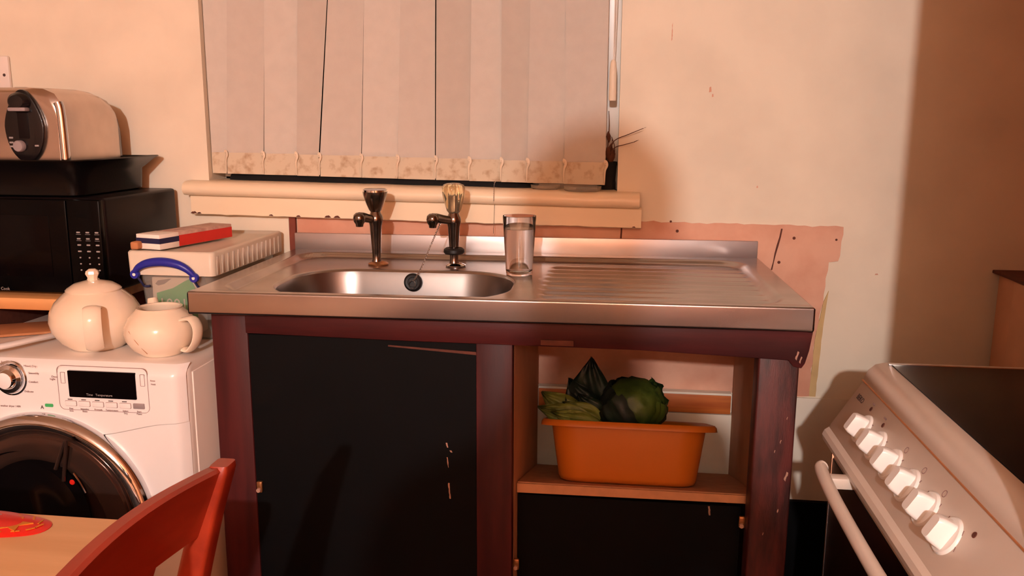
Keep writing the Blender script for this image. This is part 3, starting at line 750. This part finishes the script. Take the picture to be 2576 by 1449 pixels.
# things on the machine top
def pot(center, R, Hh, spout_dir, handle_dir, name, label, lid, lip):
    c = Vector(center)
    t = thing(name, label, 'teapot', c)
    n0 = R*.58
    prof = [(0, 0), (n0, 0), (n0*1.04, .003), (R*.80, Hh*.14), (R*.95, Hh*.32), (R, Hh*.50), (R*.965, Hh*.66), (R*.85, Hh*.82), (R*.70, Hh*.93), (lip, Hh), (lip+.001, Hh+.003), (lip-.004, Hh+.003), (lip-.005, Hh-.003), (R*.8, Hh*.75), (R*.88, Hh*.5), (R*.6, .012), (0, .008)]
    ob('body', lathe(prof, 56, c), m_porc, t, angle=60)
    sd = Vector((cos(spout_dir), sin(spout_dir), 0)); hd = Vector((cos(handle_dir), sin(handle_dir), 0))
    zo = Vector((0, 0, 1))
    ob('spout', tube([c+sd*R*.75+zo*Hh*.45, c+sd*R*.96+zo*Hh*.66, c+sd*R*1.02+zo*Hh*.88, c+sd*R*1.10+zo*Hh*1.06], lambda u: R*(.24-.10*u), 14), m_porc, t)
    hs = [c+hd*R*.86+zo*Hh*.80, c+hd*R*1.18+zo*Hh*.84, c+hd*R*1.36+zo*Hh*.66, c+hd*R*1.30+zo*Hh*.38, c+hd*R*1.06+zo*Hh*.16, c+hd*R*.86+zo*Hh*.15]
    ob('handle', tube(hs, R*.19, 14, flat=.36, k=7, upv=(0, 0, 1)), m_porc, t)
    if lid:
        z = Hh+.003
        ld_ = ob('lid', lathe([(0, z-.006), (lip-.006, z-.006), (lip+.001, z), (lip*.95, z+.004), (lip*.7, z+.013), (lip*.35, z+.018), (.011, z+.020), (0, z+.020)], 48, c), m_porc, t, angle=50)
        ob('lid_knob', lathe([(0, z+.017), (.011, z+.018), (.0105, z+.026), (.0145, z+.034), (.013, z+.040), (.007, z+.0445), (0, z+.045)], 8, c), m_porc, ld_, angle=30)
    else:
        ob('glaze_crack', tube([c+Vector((-.035, -R*.86, Hh*.62)), c+Vector((-.015, -R*.955, Hh*.4)), c+Vector((.0, -R*.80, Hh*.13))], .0007, 5), m_tan, t)
    return t
pot((-.888, -.480, .8505), .0950, .126, 2.15, -1.05, 'teapot', 'large round cream teapot with lid and strap handle on the washing machine', True, .056)
pot((-.718, -.514, .8505), .0750, .099, 2.25, -.28, 'teapot', 'small round cream teapot without a lid beside the lidded teapot', False, .046)
# clear storage box
BXc = thing('storage_box', 'cloudy clear plastic storage box with blue handle behind the small teapot', 'box', (-.74, -.22, .8505))
bx0, bx1, by0, by1, bz0, bz1 = -.826, -.652, -.404, -.04, .8505, 1.004
rings = [[(x, y, z) for x, y in rrect(bx0+i_, bx1-i_, by0+i_, by1-i_, .014, 4)] for z, i_ in ((bz0, .012), (bz0+.006, .008), (bz1, .0), (bz1, .003), (bz0+.008, .011), (bz0+.004, .014))]
ob('box_shell', loft(rings), m_clear, BXc, angle=50)
lx0, lx1, ly0, ly1 = -.843, -.637, -.420, -.02
rings = [[(x, y, z) for x, y in rrect(lx0+i_, lx1-i_, ly0+i_, ly1-i_, .012, 4)] for z, i_ in ((1.002, .001), (1.052, .0), (1.056, .003), (1.056, .010), (1.051, .014), (1.051, .05))]
ob('lid', loft(rings, cap0=False), m_lid, BXc, angle=50)
for q in range(14):
    y = -.40 + q*.027
    ob('lid_rib', box(lx1-.001, lx1+.0005, y-.005, y+.005, 1.004, 1.046, .001), m_lid, BXc)
yh = -.424
hp_ = [(-.823, yh, 1.008), (-.808, yh-.004, 1.022), (-.785, yh-.006, 1.031), (-.752, yh-.007, 1.0345), (-.720, yh-.006, 1.030), (-.697, yh-.004, 1.019), (-.681, yh, 1.002)]
hb = ob('handle', tube(hp_, lambda u: .006+.0042*sin(pi*u), 10, flat=1.0), m_blue, BXc, label='blue clip handle')
for x, z in ((-.822, 1.004), (-.682, .999)):
    e = ob('hinge_end', lathe([(0, .008), (.0095, .008), (.0105, .006), (.0105, 0), (0, 0)], 20, (x, yh+.003, z), (0, -1, 0)), m_blue, BXc)
    ob('rivet', lathe([(0, .001), (.0035, .0007), (.0038, 0), (0, 0)], 14, (x, yh-.0052, z), (0, -1, 0)), m_whitebox, e)
ob('hook', tube([(-.818, yh+.002, .998), (-.812, yh+.006, .985), (-.808, yh+.012, .975), (-.796, yh+.014, .975)], .0028, 7), m_navy, BXc)
ob('hook', tube([(-.684, yh+.002, .993), (-.679, yh+.006, .980), (-.674, yh+.012, .970), (-.685, yh+.014, .970)], .0028, 7), m_navy, BXc)
# green packet inside the box
pk = thing('green_packet', 'green and white packet seen through the clear storage box', 'packet', (-.75, -.37, .861))
ob('carton', box(-.806, -.698, -.386, -.34, .861, .992, .003), m_whitebox, pk)
ob('green_print', prism([(-.795, .862), (-.699, .862), (-.699, .965), (-.712, .990), (-.725, .984), (-.755, .967), (-.795, .955)], 'y', -.3868, -.3855), m_green, pk)
ob('grey_print', prism([(-.797, .976), (-.79, .984), (-.757, .989), (-.775, .976), (-.79, .972)], 'y', -.3868, -.3855), m_greybtn, pk)
text('1001', .036, (-.792, -.3872, .918), XD, UP, m_whitebox, pk)
# carton on the box lid
cz = 1.0563
cr = thing('food_carton', 'long red and white carton lying on the storage box lid', 'carton', (-.772, -.272, cz), (0, 0, radians(-14)), local=True)
ob('carton_body', box(-.036, .030, -.1225, .1225, .0, .033, .001), m_pinkbox, cr)
ob('red_side', box(.0302, .031, -.062, .122, .001, .026), m_redbox, cr)
ob('white_end', box(-.0365, .0305, -.1235, -.062, -.0003, .0335, .001), m_whitebox, cr)
ob('navy_band', box(-.0368, .0312, -.1240, -.0625, .013, .025), m_navy, cr)
ob('tan_block', box(-.841, -.822, -.405, -.34, 1.0563, 1.074, .004, 3), m_tan, None, label='small tan cardboard block on the box lid behind the red carton', cat='block')
# cardboard and white strap on the left of the machine top
ob('cardboard_sheet', xf(box(-.09, .09, -.06, .06, 0, .006, .001), Matrix.Translation((-1.13, -.37, .852)) @ Matrix.Rotation(.5, 4, 'Z')), m_tan, None, label='loose brown cardboard scrap lying under the wooden shelf', cat='cardboard')
st = [(-1.06, -.595, .868), (-1.04, -.56, .868), (-1.025, -.50, .866), (-1.018, -.45, .862), (-1.015, -.40, .860)]
ob('white_strap', tube(st, .012, 12, flat=.55, k=6, upv=(0, 0, 1)), m_white, None, label='white curved plastic strip lying on the washing machine beside the teapot', cat='strip')

# ------------------------------------------------------------------ shelf board, microwave, tray, toaster
t = thing('wooden_shelf', 'pine shelf board carrying the microwave above the washing machine', 'shelf', (-1.5, -.2, 0))
ob('board', box(-2.25, -.985, -.385, -.01, .903, .932, .004), m_wood, t)
ob('bearer', box(-1.20, -.995, -.09, -.05, .8505, .9028), m_chip_shade, t)
ob('bearer', box(-1.9, -1.86, -.36, -.03, 0, .9028), m_chip_shade, t)
ob('bearer', box(-1.29, -1.25, -.36, -.03, 0, .9028), m_chip_shade, t)
mz0, mz1 = .941, 1.166
mw = thing('microwave', 'black microwave oven with keypad standing on the pine shelf', 'microwave', (-1.16, -.19, .932))
ob('case', box(-1.40, -.93, -.349, -.024, mz0, mz1, .008, 3), m_mw, mw)
ob('door', box(-1.40, -1.015, -.368, -.349, mz0+.002, mz1-.003, .004), m_mwf, mw)
ob('door_window', box(-1.37, -1.06, -.3695, -.367, mz0+.04, mz1-.04, .0005), m_disp, mw)
ob('control_panel', box(-1.013, -.932, -.368, -.349, mz0+.002, mz1-.003, .004), m_mwf, mw)
for r in range(7):
    for c in range(3):
        x = -.988 + c*.0228; z = 1.088 - r*.0147
        wd = .0045 if r < 4 else .002
        ob('key', prism(rrect(x-wd, x+wd, z-.0017, z+.0017, .001, 2), 'y', -.3692, -.3678), m_key, mw)
        if r < 2: ob('key_underline', box(x-.006, x+.006, -.3690, -.3678, z-.0050, z-.0042), m_key, mw)
for x in (-1.37, -1.01):
    for y in (-.33, -.05): ob('foot', lathe([(0, 0), (.012, 0), (.012, .009), (0, .009)], 14, (x, y, .932)), m_rubber, mw)
text('Cook', .010, (-1.198, -.3696, .947), XD, UP, m_key, mw)
# roasting tray
tr = thing('roasting_tray', 'black flared roasting tray under the toaster on the microwave', 'tray', (-1.192, -.196, 1.1665), (0, 0, radians(2)), local=True)
def tro(hx, hy, r, z, wave=0):
    out = []
    P_ = rrect(-hx, hx, -hy, hy, r, 7)
    for x, y in P_:
        out.append((x, y, z + wave*.010*(max(0, abs(x)/hx-.5)*1.2 - .2)))
    return out
rings = [tro(.185, .145, .03, 0), tro(.195, .152, .035, .004), tro(.20, .156, .04, .055), tro(.232, .170, .05, .076, 1), tro(.242, .175, .05, .082, 1), tro(.240, .173, .05, .0845, 1), tro(.231, .168, .05, .081, 1), tro(.197, .153, .04, .056), tro(.19, .149, .035, .007), tro(.18, .143, .03, .004)]
ob('tray_shell', loft(rings), m_tray, tr, angle=50)
# toaster
tz = 1.1715
to = thing('toaster', 'chrome four-slice toaster with black lever panel sitting in the roasting tray', 'toaster', (-1.19, -.19, tz))
TX0, TX1, TY0, TY1, TZ1 = -1.352, -1.034, -.326, -.074, 1.418
rings = []
for y, i_, zz_ in ((TY0, .010, -.012), (TY0+.010, .0, -.002), (TY0+.03, 0, 0), (TY1-.12, 0, 0), (TY1-.07, 0, -.004), (TY1-.035, .001, -.014), (TY1-.02, .003, -.024)):
    zt = TZ1+zz_
    prof = [(TX0+i_, tz+.008), (TX1-i_, tz+.008), (TX1-i_, zt-.06), (TX1-i_-.004, zt-.034), (TX1-i_-.018, zt-.013), (TX1-i_-.045, zt-.002), (TX1-i_-.09, zt), (TX0+i_+.09, zt), (TX0+i_+.045, zt-.002), (TX0+i_+.018, zt-.013), (TX0+i_+.004, zt-.034), (TX0+i_, zt-.06)]
    rings.append([(x, y, z) for x, z in prof])
ob('body', loft(rings), m_toast, to, angle=40)
rings = []
for y, i_, dz_ in ((TY1-.02, .006, .030), (TY1-.002, .009, .040), (TY1+.010, .014, .058), (TY1+.016, .024, .085)):
    zt = TZ1-dz_
    prof = [(TX0+i_, tz+.008), (TX1-i_, tz+.008), (TX1-i_, zt-.06), (TX1-i_-.005, zt-.032), (TX1-i_-.022, zt-.012), (TX1-i_-.05, zt-.002), (TX0+i_+.05, zt-.002), (TX0+i_+.022, zt-.012), (TX0+i_+.005, zt-.032), (TX0+i_, zt-.06)]
    rings.append([(x, y, z) for x, z in prof])
ob('rear_cap', loft(rings), m_ring, to, angle=40)
ob('corner_highlight', tube([(TX1-.002, TY0+.008, tz+.02), (TX1-.005, TY0+.010, TZ1-.07), (TX1-.010, TY0+.010, TZ1-.035)], .011, 14, k=4), m_bright, to)  # bright rod added to carry the highlight on the rounded corner
ob('base', box(TX0+.012, TX1-.012, TY0+.012, TY1-.006, tz, tz+.010, .002), m_toastblk, to)
for k in range(2): ob('slot', box(TX0+.05+k*.13, TX0+.08+k*.13, TY0+.04, TY1-.04, TZ1-.003, TZ1+.0008), m_toastblk, to)
ocx = -1.122
for j, oc in enumerate((ocx, ocx-.155)):
    hz0, hz1 = 1.246, 1.412
    pts = []
    for q in range(40):
        a = 2*pi*q/40; x = sin(a); z = cos(a)
        wv = .049*(1 - .36*max(0, z)**1.3) * (1 - .12*max(0, -z)**3)
        pts.append((oc + wv*x*(abs(x)**-.12 if abs(x) > 1e-3 else 1), (hz0+hz1)/2 + (hz1-hz0)/2*z))
    pan = ob('lever_panel', prism(pts, 'y', TY0-.010, TY0+.004, bev=.003), m_toastblk, to, angle=40)
    ob('lever_track', box(oc-.013, oc+.013, TY0-.0112, TY0-.009, 1.300, 1.368, .0005), m_mw, pan)
    ob('lever', box(oc-.024, oc+.020, TY0-.028, TY0-.008, 1.362, 1.371, .003), m_greybtn, pan)
    ob('lever_hood', lathe([(0, .016), (.018, .014), (.026, .006), (.028, 0), (0, 0)], 28, (oc-.004, TY0-.010, 1.384), (0, -1, 0), sy=.8), m_toastblk, pan)
    ob('browning_dial', lathe([(0, .012), (.0115, .012), (.0135, .009), (.0135, 0), (0, 0)], 26, (oc-.012, TY0-.0095, 1.283), (0, -1, 0)), m_greybtn, pan)
    for x, z in ((-.033, 1.302), (-.033, 1.291), (-.033, 1.282), (.030, 1.284)):
        ob('button', box(oc+x-.006, oc+x+.004, TY0-.0115, TY0-.009, z-.002, z+.0022, .0008), m_key, pan)

# wall socket plate at the left
t = thing('wall_socket', 'cream plastic wall plate on the wall above the toaster', 'socket', (-1.46, -.01, 1.41))
ob('plate', box(-1.535, -1.389, -.012, -.0005, 1.412, 1.512, .004), m_whiteside, t)
ob('screw', lathe([(0, .001), (.004, .0006), (.0042, 0), (0, 0)], 12, (-1.403, -.012, 1.462), (0, -1, 0)), m_dark, t)
ob('rocker', box(-1.45, -1.42, -.016, -.010, 1.46, 1.49, .002), m_white, t)

# ------------------------------------------------------------------ cooker
CY0, CY1 = -1.270, -.552     # near / far
ck = thing('cooker', 'white electric cooker with black glass hob and row of six white knobs', 'cooker', (1.03, -.85, 0))
def cprof(i_=0):   # (x,z) section, from the floor up the front, over the top
    return [(1.345, 0), (.69, 0), (.69, .735), (.675, .742), (.672, .756), (.664, .766), (.668, .776), (.720, .862), (.7215, .866), (.722, .872), (.728, .886), (.740, .897), (.757, .901), (.80, .901), (1.345, .901)]
P0 = cprof()
rings = []
for y, s_ in ((CY0, .012), (CY0+.012, 0), (CY1-.012, 0), (CY1-.004, .004), (CY1, .012)):
    rings.append([(min(x+s_ if x < 1 else x, 1.345), y, max(0, z - (s_*.8 if z > .85 else 0))) for x, z in P0])
ob('body', loft(rings), m_cook, ck, angle=30)
ob('panel_seam', loft([[(x, y, z) for x, z in ((.7205, .8628), (.7193, .8633), (.7198, .8652), (.722, .8655))] for y in (CY0+.01, CY1-.006)]), m_tan, ck)
ob('hob_glass', box(.762, 1.31, CY0+.02, CY1-.034, .9005, .9035, .001), m_hob, ck)
ob('hob_trim', box(.757, 1.32, CY1-.034, CY1-.029, .9005, .9045, .0008), m_bright, ck)
# lip under the panel
ob('panel_lip', loft([[(x, y, z) for x, z in ((.690, .738), (.664, .738), (.655, .744), (.653, .754), (.657, .763), (.668, .771), (.690, .79))] for y in (CY0+.004, CY1-.01)]), m_cook, ck, angle=30)
ob('oven_door', box(.672, .689, CY0+.012, CY1-.03, .16, .732, .003), m_cook, ck)
ob('door_glass', box(.6695, .6725, CY0+.02, CY1-.036, .20, .715, .001), m_hob, ck)
ob('door_edge', box(.668, .690, CY1-.036, CY1-.030, .16, .732, .001), m_bright, ck)
hx, hz = .618, .743
ob('handle', tube([(hx+.006, CY1-.152, hz+.002), (hx, CY1-.17, hz), (hx-.004, CY1-.30, hz-.004), (hx-.004, CY0+.17, hz-.004), (hx+.004, CY0+.02, hz)], .011, 14, k=6), m_cook, ck)
for y in (CY1-.195, CY0+.06): ob('handle_bracket', box(hx, .672, y-.012, y+.012, hz-.018, hz+.002, .003), m_cook, ck)
# knobs on the sloping panel
pv = Vector((.668-.720, 0, .776-.862)).normalized(); pn = Vector((pv.z, 0, -pv.x)); pn = pn if pn.x < 0 else -pn
for i in range(6):
    y = -.690 - .0805*i
    base = Vector((.720, y, .862)) + (-pv)*0 + pv*.058
    k = ob('knob', lathe([(0, .004), (.0255, .004), (.0275, .002), (.0278, 0), (0, 0)], 36, base, pn), m_knob, ck)
    xa = pn; ya = Vector((0, 1, 0)); za = pv
    fr = Matrix((ya, za, xa)).transposed().to_4x4(); fr.translation = base
    rg = []
    for zz_, hw_, hh_ in ((.003, .014, .0205), (.010, .0125, .0200), (.022, .0115, .0185), (.027, .0095, .016)):
        rg.append([fr @ Vector((x, y_, zz_)) for x, y_ in rrect(-hw_, hw_, -hh_, hh_, .006, 4)])
    ob('knob_grip', loft(rg), m_knob, k, angle=40)
def panel_pt(y, s_, off=.0006): return Vector((.720, y, .862)) + pv*s_ + pn*off
for y, s_ in ((-.668, .023), (-.745, .026), (-1.135, .03), (-.98, .105)):
    if s_ < .1: ob('pilot_light', lathe([(0, .0012), (.004, .001), (.0045, 0), (0, 0)], 14, panel_pt(y, s_, 0), pn), m_chip_shade, ck)
text('BEKO', .015, panel_pt(-.585, .030), (0, -1, 0), -pv, m_dark, ck, name='logo')
for i in range(6):
    y = -.690 - .0805*i
    for dy, ss in ((-.022, .040), (.024, .042), (-.03, .062)):
        q = ob('dial_mark', xf(box(-.0035, .0035, -.0008, .0008, 0, .0004), frame_at(panel_pt(y+dy, ss, .0), pn, .4*i)), m_print, ck)
    if i in (2, 3, 4): ob('hob_symbol', lathe([(.0045, 0), (.0055, 0), (.0055, .0005), (.0045, .0005), (.0045, 0)], 18, panel_pt(y-.012, .024, 0), pn), m_print, ck)
text('max', .007, panel_pt(-.66, .015), (0, -1, 0), -pv, m_print, ck)
text('oven', .007, panel_pt(-.73, .017), (0, -1, 0), -pv, m_print, ck)

# ------------------------------------------------------------------ table, red sachet, chair
t = thing('dining_table', 'pale beech table top with the red sachet on it', 'table', (-1.0, -1.4, 0))
ob('table_top', box(-1.75, -.385, -1.80, -1.072, .722, .750, .004, 3), m_table, t)
ob('apron', box(-1.70, -.43, -1.75, -1.12, .64, .722), m_table, t)
for x in (-1.69, -.47):
    for y in (-1.73, -1.15): ob('leg', box(x-.025, x+.025, y-.025, y+.025, 0, .722, .004), m_table, t)
t = thing('red_sachet', 'red foil sachet with gold star lying on the beech table', 'sachet', (-.66, -1.117, .7505))
pts = [(-.665+.096*(1 if cos(a) > 0 else 1.3)*cos(a), -1.117+.043*sin(a)*(1+.1*cos(3*a))) for a in [2*pi*q/40 for q in range(40)]]
b = new(); r_ = [[(-.665+(x+.665)*s_, -1.117+(y+1.117)*s_, z) for x, y in pts] for s_, z in ((1, .7503), (1, .7512), (.9, .7535), (.55, .7575), (.1, .759))]
loft(r_, bm=b); ob('foil', b, m_red, t, angle=60)
star = []
for q in range(10):
    r = .024 if q % 2 == 0 else .011
    star.append((-.622+r*1.2*cos(2*pi*q/10+.3), -1.122+r*sin(2*pi*q/10+.3)))
ob('star', prism(star, 'z', .7545, .7575), m_gold, t)
for q in range(14):
    a = 2*pi*q/14; x = -.645+.062*cos(a); y = -1.118+.026*sin(a)
    ob('gold_fleck', xf(box(-.006, .006, -.0015, .0015, 0, .0008), Matrix.Translation((x, y, .7548)) @ Matrix.Rotation(a+1.2, 4, 'Z')), m_gold, t)
ob('silver_print', prism(ragged([Vector((-.70, -1.10)), Vector((-.66, -1.095)), Vector((-.655, -1.11)), Vector((-.70, -1.125))], .004, .008), 'z', .7555, .7578), m_greybtn, t)

CH = thing('wooden_chair', 'red-brown stained wooden chair pulled up to the beech table', 'chair', (-.42, -1.46, 0))
def post(y):
    pts = [(-.345, y, 0), (-.335, y, .30), (-.325, y, .46), (-.285, y, .70), (-.250, y, .84), (-.222, y, .925)]
    P_ = catmull(pts, 5); rg = []
    for i, p in enumerate(P_):
        u = i/(len(P_)-1); hw_ = .017; hd_ = .014+.004*sin(pi*u)
        rg.append([(p.x+x, p.y+yy, p.z) for x, yy in rrect(-hd_, hd_, -hw_, hw_, .006, 3)])
    last = rg[-1]; c = P_[-1]
    rg.append([(c.x+(x-c.x)*.8+.003, c.y+(yy-c.y)*.8, z+.008) for x, yy, z in last])
    return loft(rg)
ob('back_post', post(-1.262), m_chair, CH); ob('back_post', post(-1.645), m_chair, CH)
def railb(z0, z1, y0, y1, xo, bow, top=0.0):
    rg = []; N_ = 18
    for i in range(N_+1):
        u = i/N_; y = y0+(y1-y0)*u; bx_ = -bow*sin(pi*u); zt = z1 + top*sin(pi*u)
        def xx(z): return xo + (z-.84)*.36 + bx_
        rg.append([(xx(z0)-.009, y, z0), (xx(z0)+.009, y, z0), (xx(zt)+.010, y, zt-.004), (xx(zt)+.006, y, zt), (xx(zt)-.007, y, zt), (xx(zt)-.010, y, zt-.004)])
    return loft(rg)
ob('top_rail', railb(.842, .930, -1.262, -1.645, -.255, .022, .012), m_chair, CH, angle=35)
ob('lower_rail', railb(.60, .64, -1.262, -1.645, -.262, .018), m_chair, CH, angle=35)
for y in (-1.34, -1.455, -1.57):
    ob('slat', prism([(y-.016, 0), (y+.016, 0), (y+.016, 1), (y-.016, 1)], 'x', 0, 1) if False else loft([[( -.262+(z-.84)*.36-.018+dx, y+dy, z) for dx, dy in ((-.006, -.018), (.006, -.018), (.006, .018), (-.006, .018))] for z in (.63, .75, .85)]), m_chair, CH)
ob('seat', prism(rrect(-.74, -.32, -1.66, -1.25, .04, 5), 'z', .43, .462, bev=.006), m_chair, CH)
for y in (-1.29, -1.62): ob('front_leg', loft([[(x, yy, z) for x, yy in rrect(-.72-.016, -.72+.016, y-.016, y+.016, .006, 3)] for z in (0, .43)]), m_chair, CH)
for y in (-1.29, -1.62): ob('side_stretcher', box(-.71, -.34, y-.01, y+.01, .20, .225, .003), m_chair, CH)

# ------------------------------------------------------------------ the ceiling pendant that gives the light
t = thing('pendant_lamp', 'bare bulb pendant hanging from the ceiling behind the camera', 'lamp', (LAMP.x, LAMP.y, LAMP.z))
ob('flex', tube([(LAMP.x, LAMP.y, LAMP.z+.10), (LAMP.x, LAMP.y, ZC-.001)], .003, 6, sm=False), m_cord, t)
ob('lamp_holder', lathe([(0, .06), (.016, .06), (.02, .075), (.02, .10), (.008, .115), (0, .115)], 20, LAMP), m_white, t)

# ------------------------------------------------------------------ the photographer, standing behind the phone
def skin_figure(name, verts, edges, radii, root, mats, pick, parent, sub=2):
    me = bpy.data.meshes.new('fig'); me.from_pydata([Vector(v) for v in verts], edges, [])
    o = bpy.data.objects.new('fig', me); COL.objects.link(o)
    m1 = o.modifiers.new('skin', 'SKIN'); m2 = o.modifiers.new('sub', 'SUBSURF'); m2.levels = sub; m2.render_levels = sub
    for i, r in enumerate(radii):
        sv = me.skin_vertices[0].data[i]; sv.radius = (r, r) if not isinstance(r, tuple) else r
        sv.use_root = (i == root)
    bpy.context.view_layer.update(); dg = bpy.context.evaluated_depsgraph_get()
    m = bpy.data.meshes.new_from_object(o.evaluated_get(dg)); bpy.data.objects.remove(o); bpy.data.meshes.remove(me)
    bb = bmesh.new(); bb.from_mesh(m); bpy.data.meshes.remove(m)
    f = ob(name, bb, mats[0], parent, angle=180)
    for mm in mats[1:]: f.data.materials.append(mm)
    org = ORG[f]
    for p in f.data.polygons: p.material_index = pick(p.center + org)
    return f
m_skin = mat('skin', (206, 150, 124), .5, var=.04); m_shirt = mat('dark_jumper', (26, 22, 28), .9, var=.2); m_jean = mat('dark_trousers', (20, 22, 32), .9, var=.2); m_hair = mat('dark_hair', (26, 18, 14), .6, var=.3, scale=60); m_phone = mat('phone_black', (12, 12, 14), .2, var=0)
PXc, PYc = .170, -2.62
per = thing('person', 'person in dark jumper and trousers standing and holding up a phone', 'person', (PXc, PYc, 0))
V_, E_, R_ = [], [], []
def vt(x, y, z, r, link=None):
    V_.append((PXc+x, PYc+y, z)); R_.append(r)
    if link is not None: E_.append((link, len(V_)-1))
    return len(V_)-1
pel = vt(0, 0, .95, (.13, .10)); wa = vt(0, 0, 1.10, (.12, .09), pel); ch = vt(0, .0, 1.30, (.14, .095), wa); nb = vt(0, .005, 1.40, (.085, .07), ch)
nk = vt(0, .02, 1.52, .052, nb); jaw = vt(0, .05, 1.595, (.062, .075), nk); hd1 = vt(0, .045, 1.68, (.076, .092), jaw); vt(0, .035, 1.755, (.06, .07), hd1)
nose = vt(0, .145, 1.655, .012, hd1)
for s_ in (-1, 1):
    hip = vt(.09*s_, 0, .88, .088, pel); kn = vt(.10*s_, .02, .50, .058, hip); an = vt(.10*s_, -.01, .09, .04, kn); toe = vt(.115*s_, .14, .035, .032, an)
    sh = vt(.165*s_, 0, 1.37, .054, nb); el = vt(.205*s_, .10, 1.15, .043, sh); wr = vt(.125*s_+.08*(.6), .335, 1.275, .027, el); pa = vt(.10*s_+.080, .372, 1.305, (.02, .034), wr)
    for k in range(4):
        f0 = vt(.085*s_+.08, .392, 1.335-.020*k, .0085, pa); f1 = vt(.066*s_+.08, .405, 1.338-.020*k, .0075, f0); vt((.046+.004*(k % 2))*s_+.08, .408, 1.338-.020*k, .006, f1)
    t0 = vt(.100*s_+.08, .372, 1.338, .0095, pa); vt(.072*s_+.08, .366, 1.352, .007, t0)
def pick_(c):
    if c.z > 1.515 or c.y > PYc+.315: return 0
    return 1 if c.z > .93 else 2
skin_figure('body', V_, E_, R_, pel, [m_skin, m_shirt, m_jean], pick_, per)
b = bmesh.new(); bmesh.ops.create_icosphere(b, subdivisions=3, radius=.095)
bmesh.ops.delete(b, geom=[v for v in b.verts if v.co.z < -.035 or (v.co.y > .045 and v.co.z < .035)], context='VERTS')
for v in b.verts: v.co = Vector((v.co.x*.93, v.co.y*1.08, v.co.z*.95)) * (1+.04*mnoise.noise(v.co*40)) + Vector((PXc, PYc+.04, 1.705))
ob('hair', b, m_hair, per)
for s_ in (-1, 1):
    ob('eye', lathe([(0, -.004), (.008, -.003), (.010, .002), (.006, .006), (0, .007)], 12, (PXc+.03*s_, PYc+.122, 1.69), (0, 1, 0)), m_whitebox, per)
    ob('ear', lathe([(0, .010), (.018, .008), (.022, 0), (0, 0)], 14, (PXc+.072*s_, PYc+.04, 1.675), (s_, 0, 0), sy=.6), m_skin, per)
ob('mouth', tube([(PXc-.022, PYc+.112, 1.613), (PXc, PYc+.122, 1.611), (PXc+.022, PYc+.112, 1.613)], .004, 6), m_redpipe, per)
ph = thing('mobile_phone', 'black mobile phone held sideways in both hands of the standing person', 'phone', (.25, -2.206, 1.285))
ob('case', box(.172, .328, -2.2075, -2.1995, 1.282, 1.358, .003, 3), m_phone, ph)
ob('lens', lathe([(0, .0015), (.004, .0015), (.005, 0), (0, 0)], 16, (.25, -2.1995, 1.34), (0, 1, 0)), m_disp, ph)
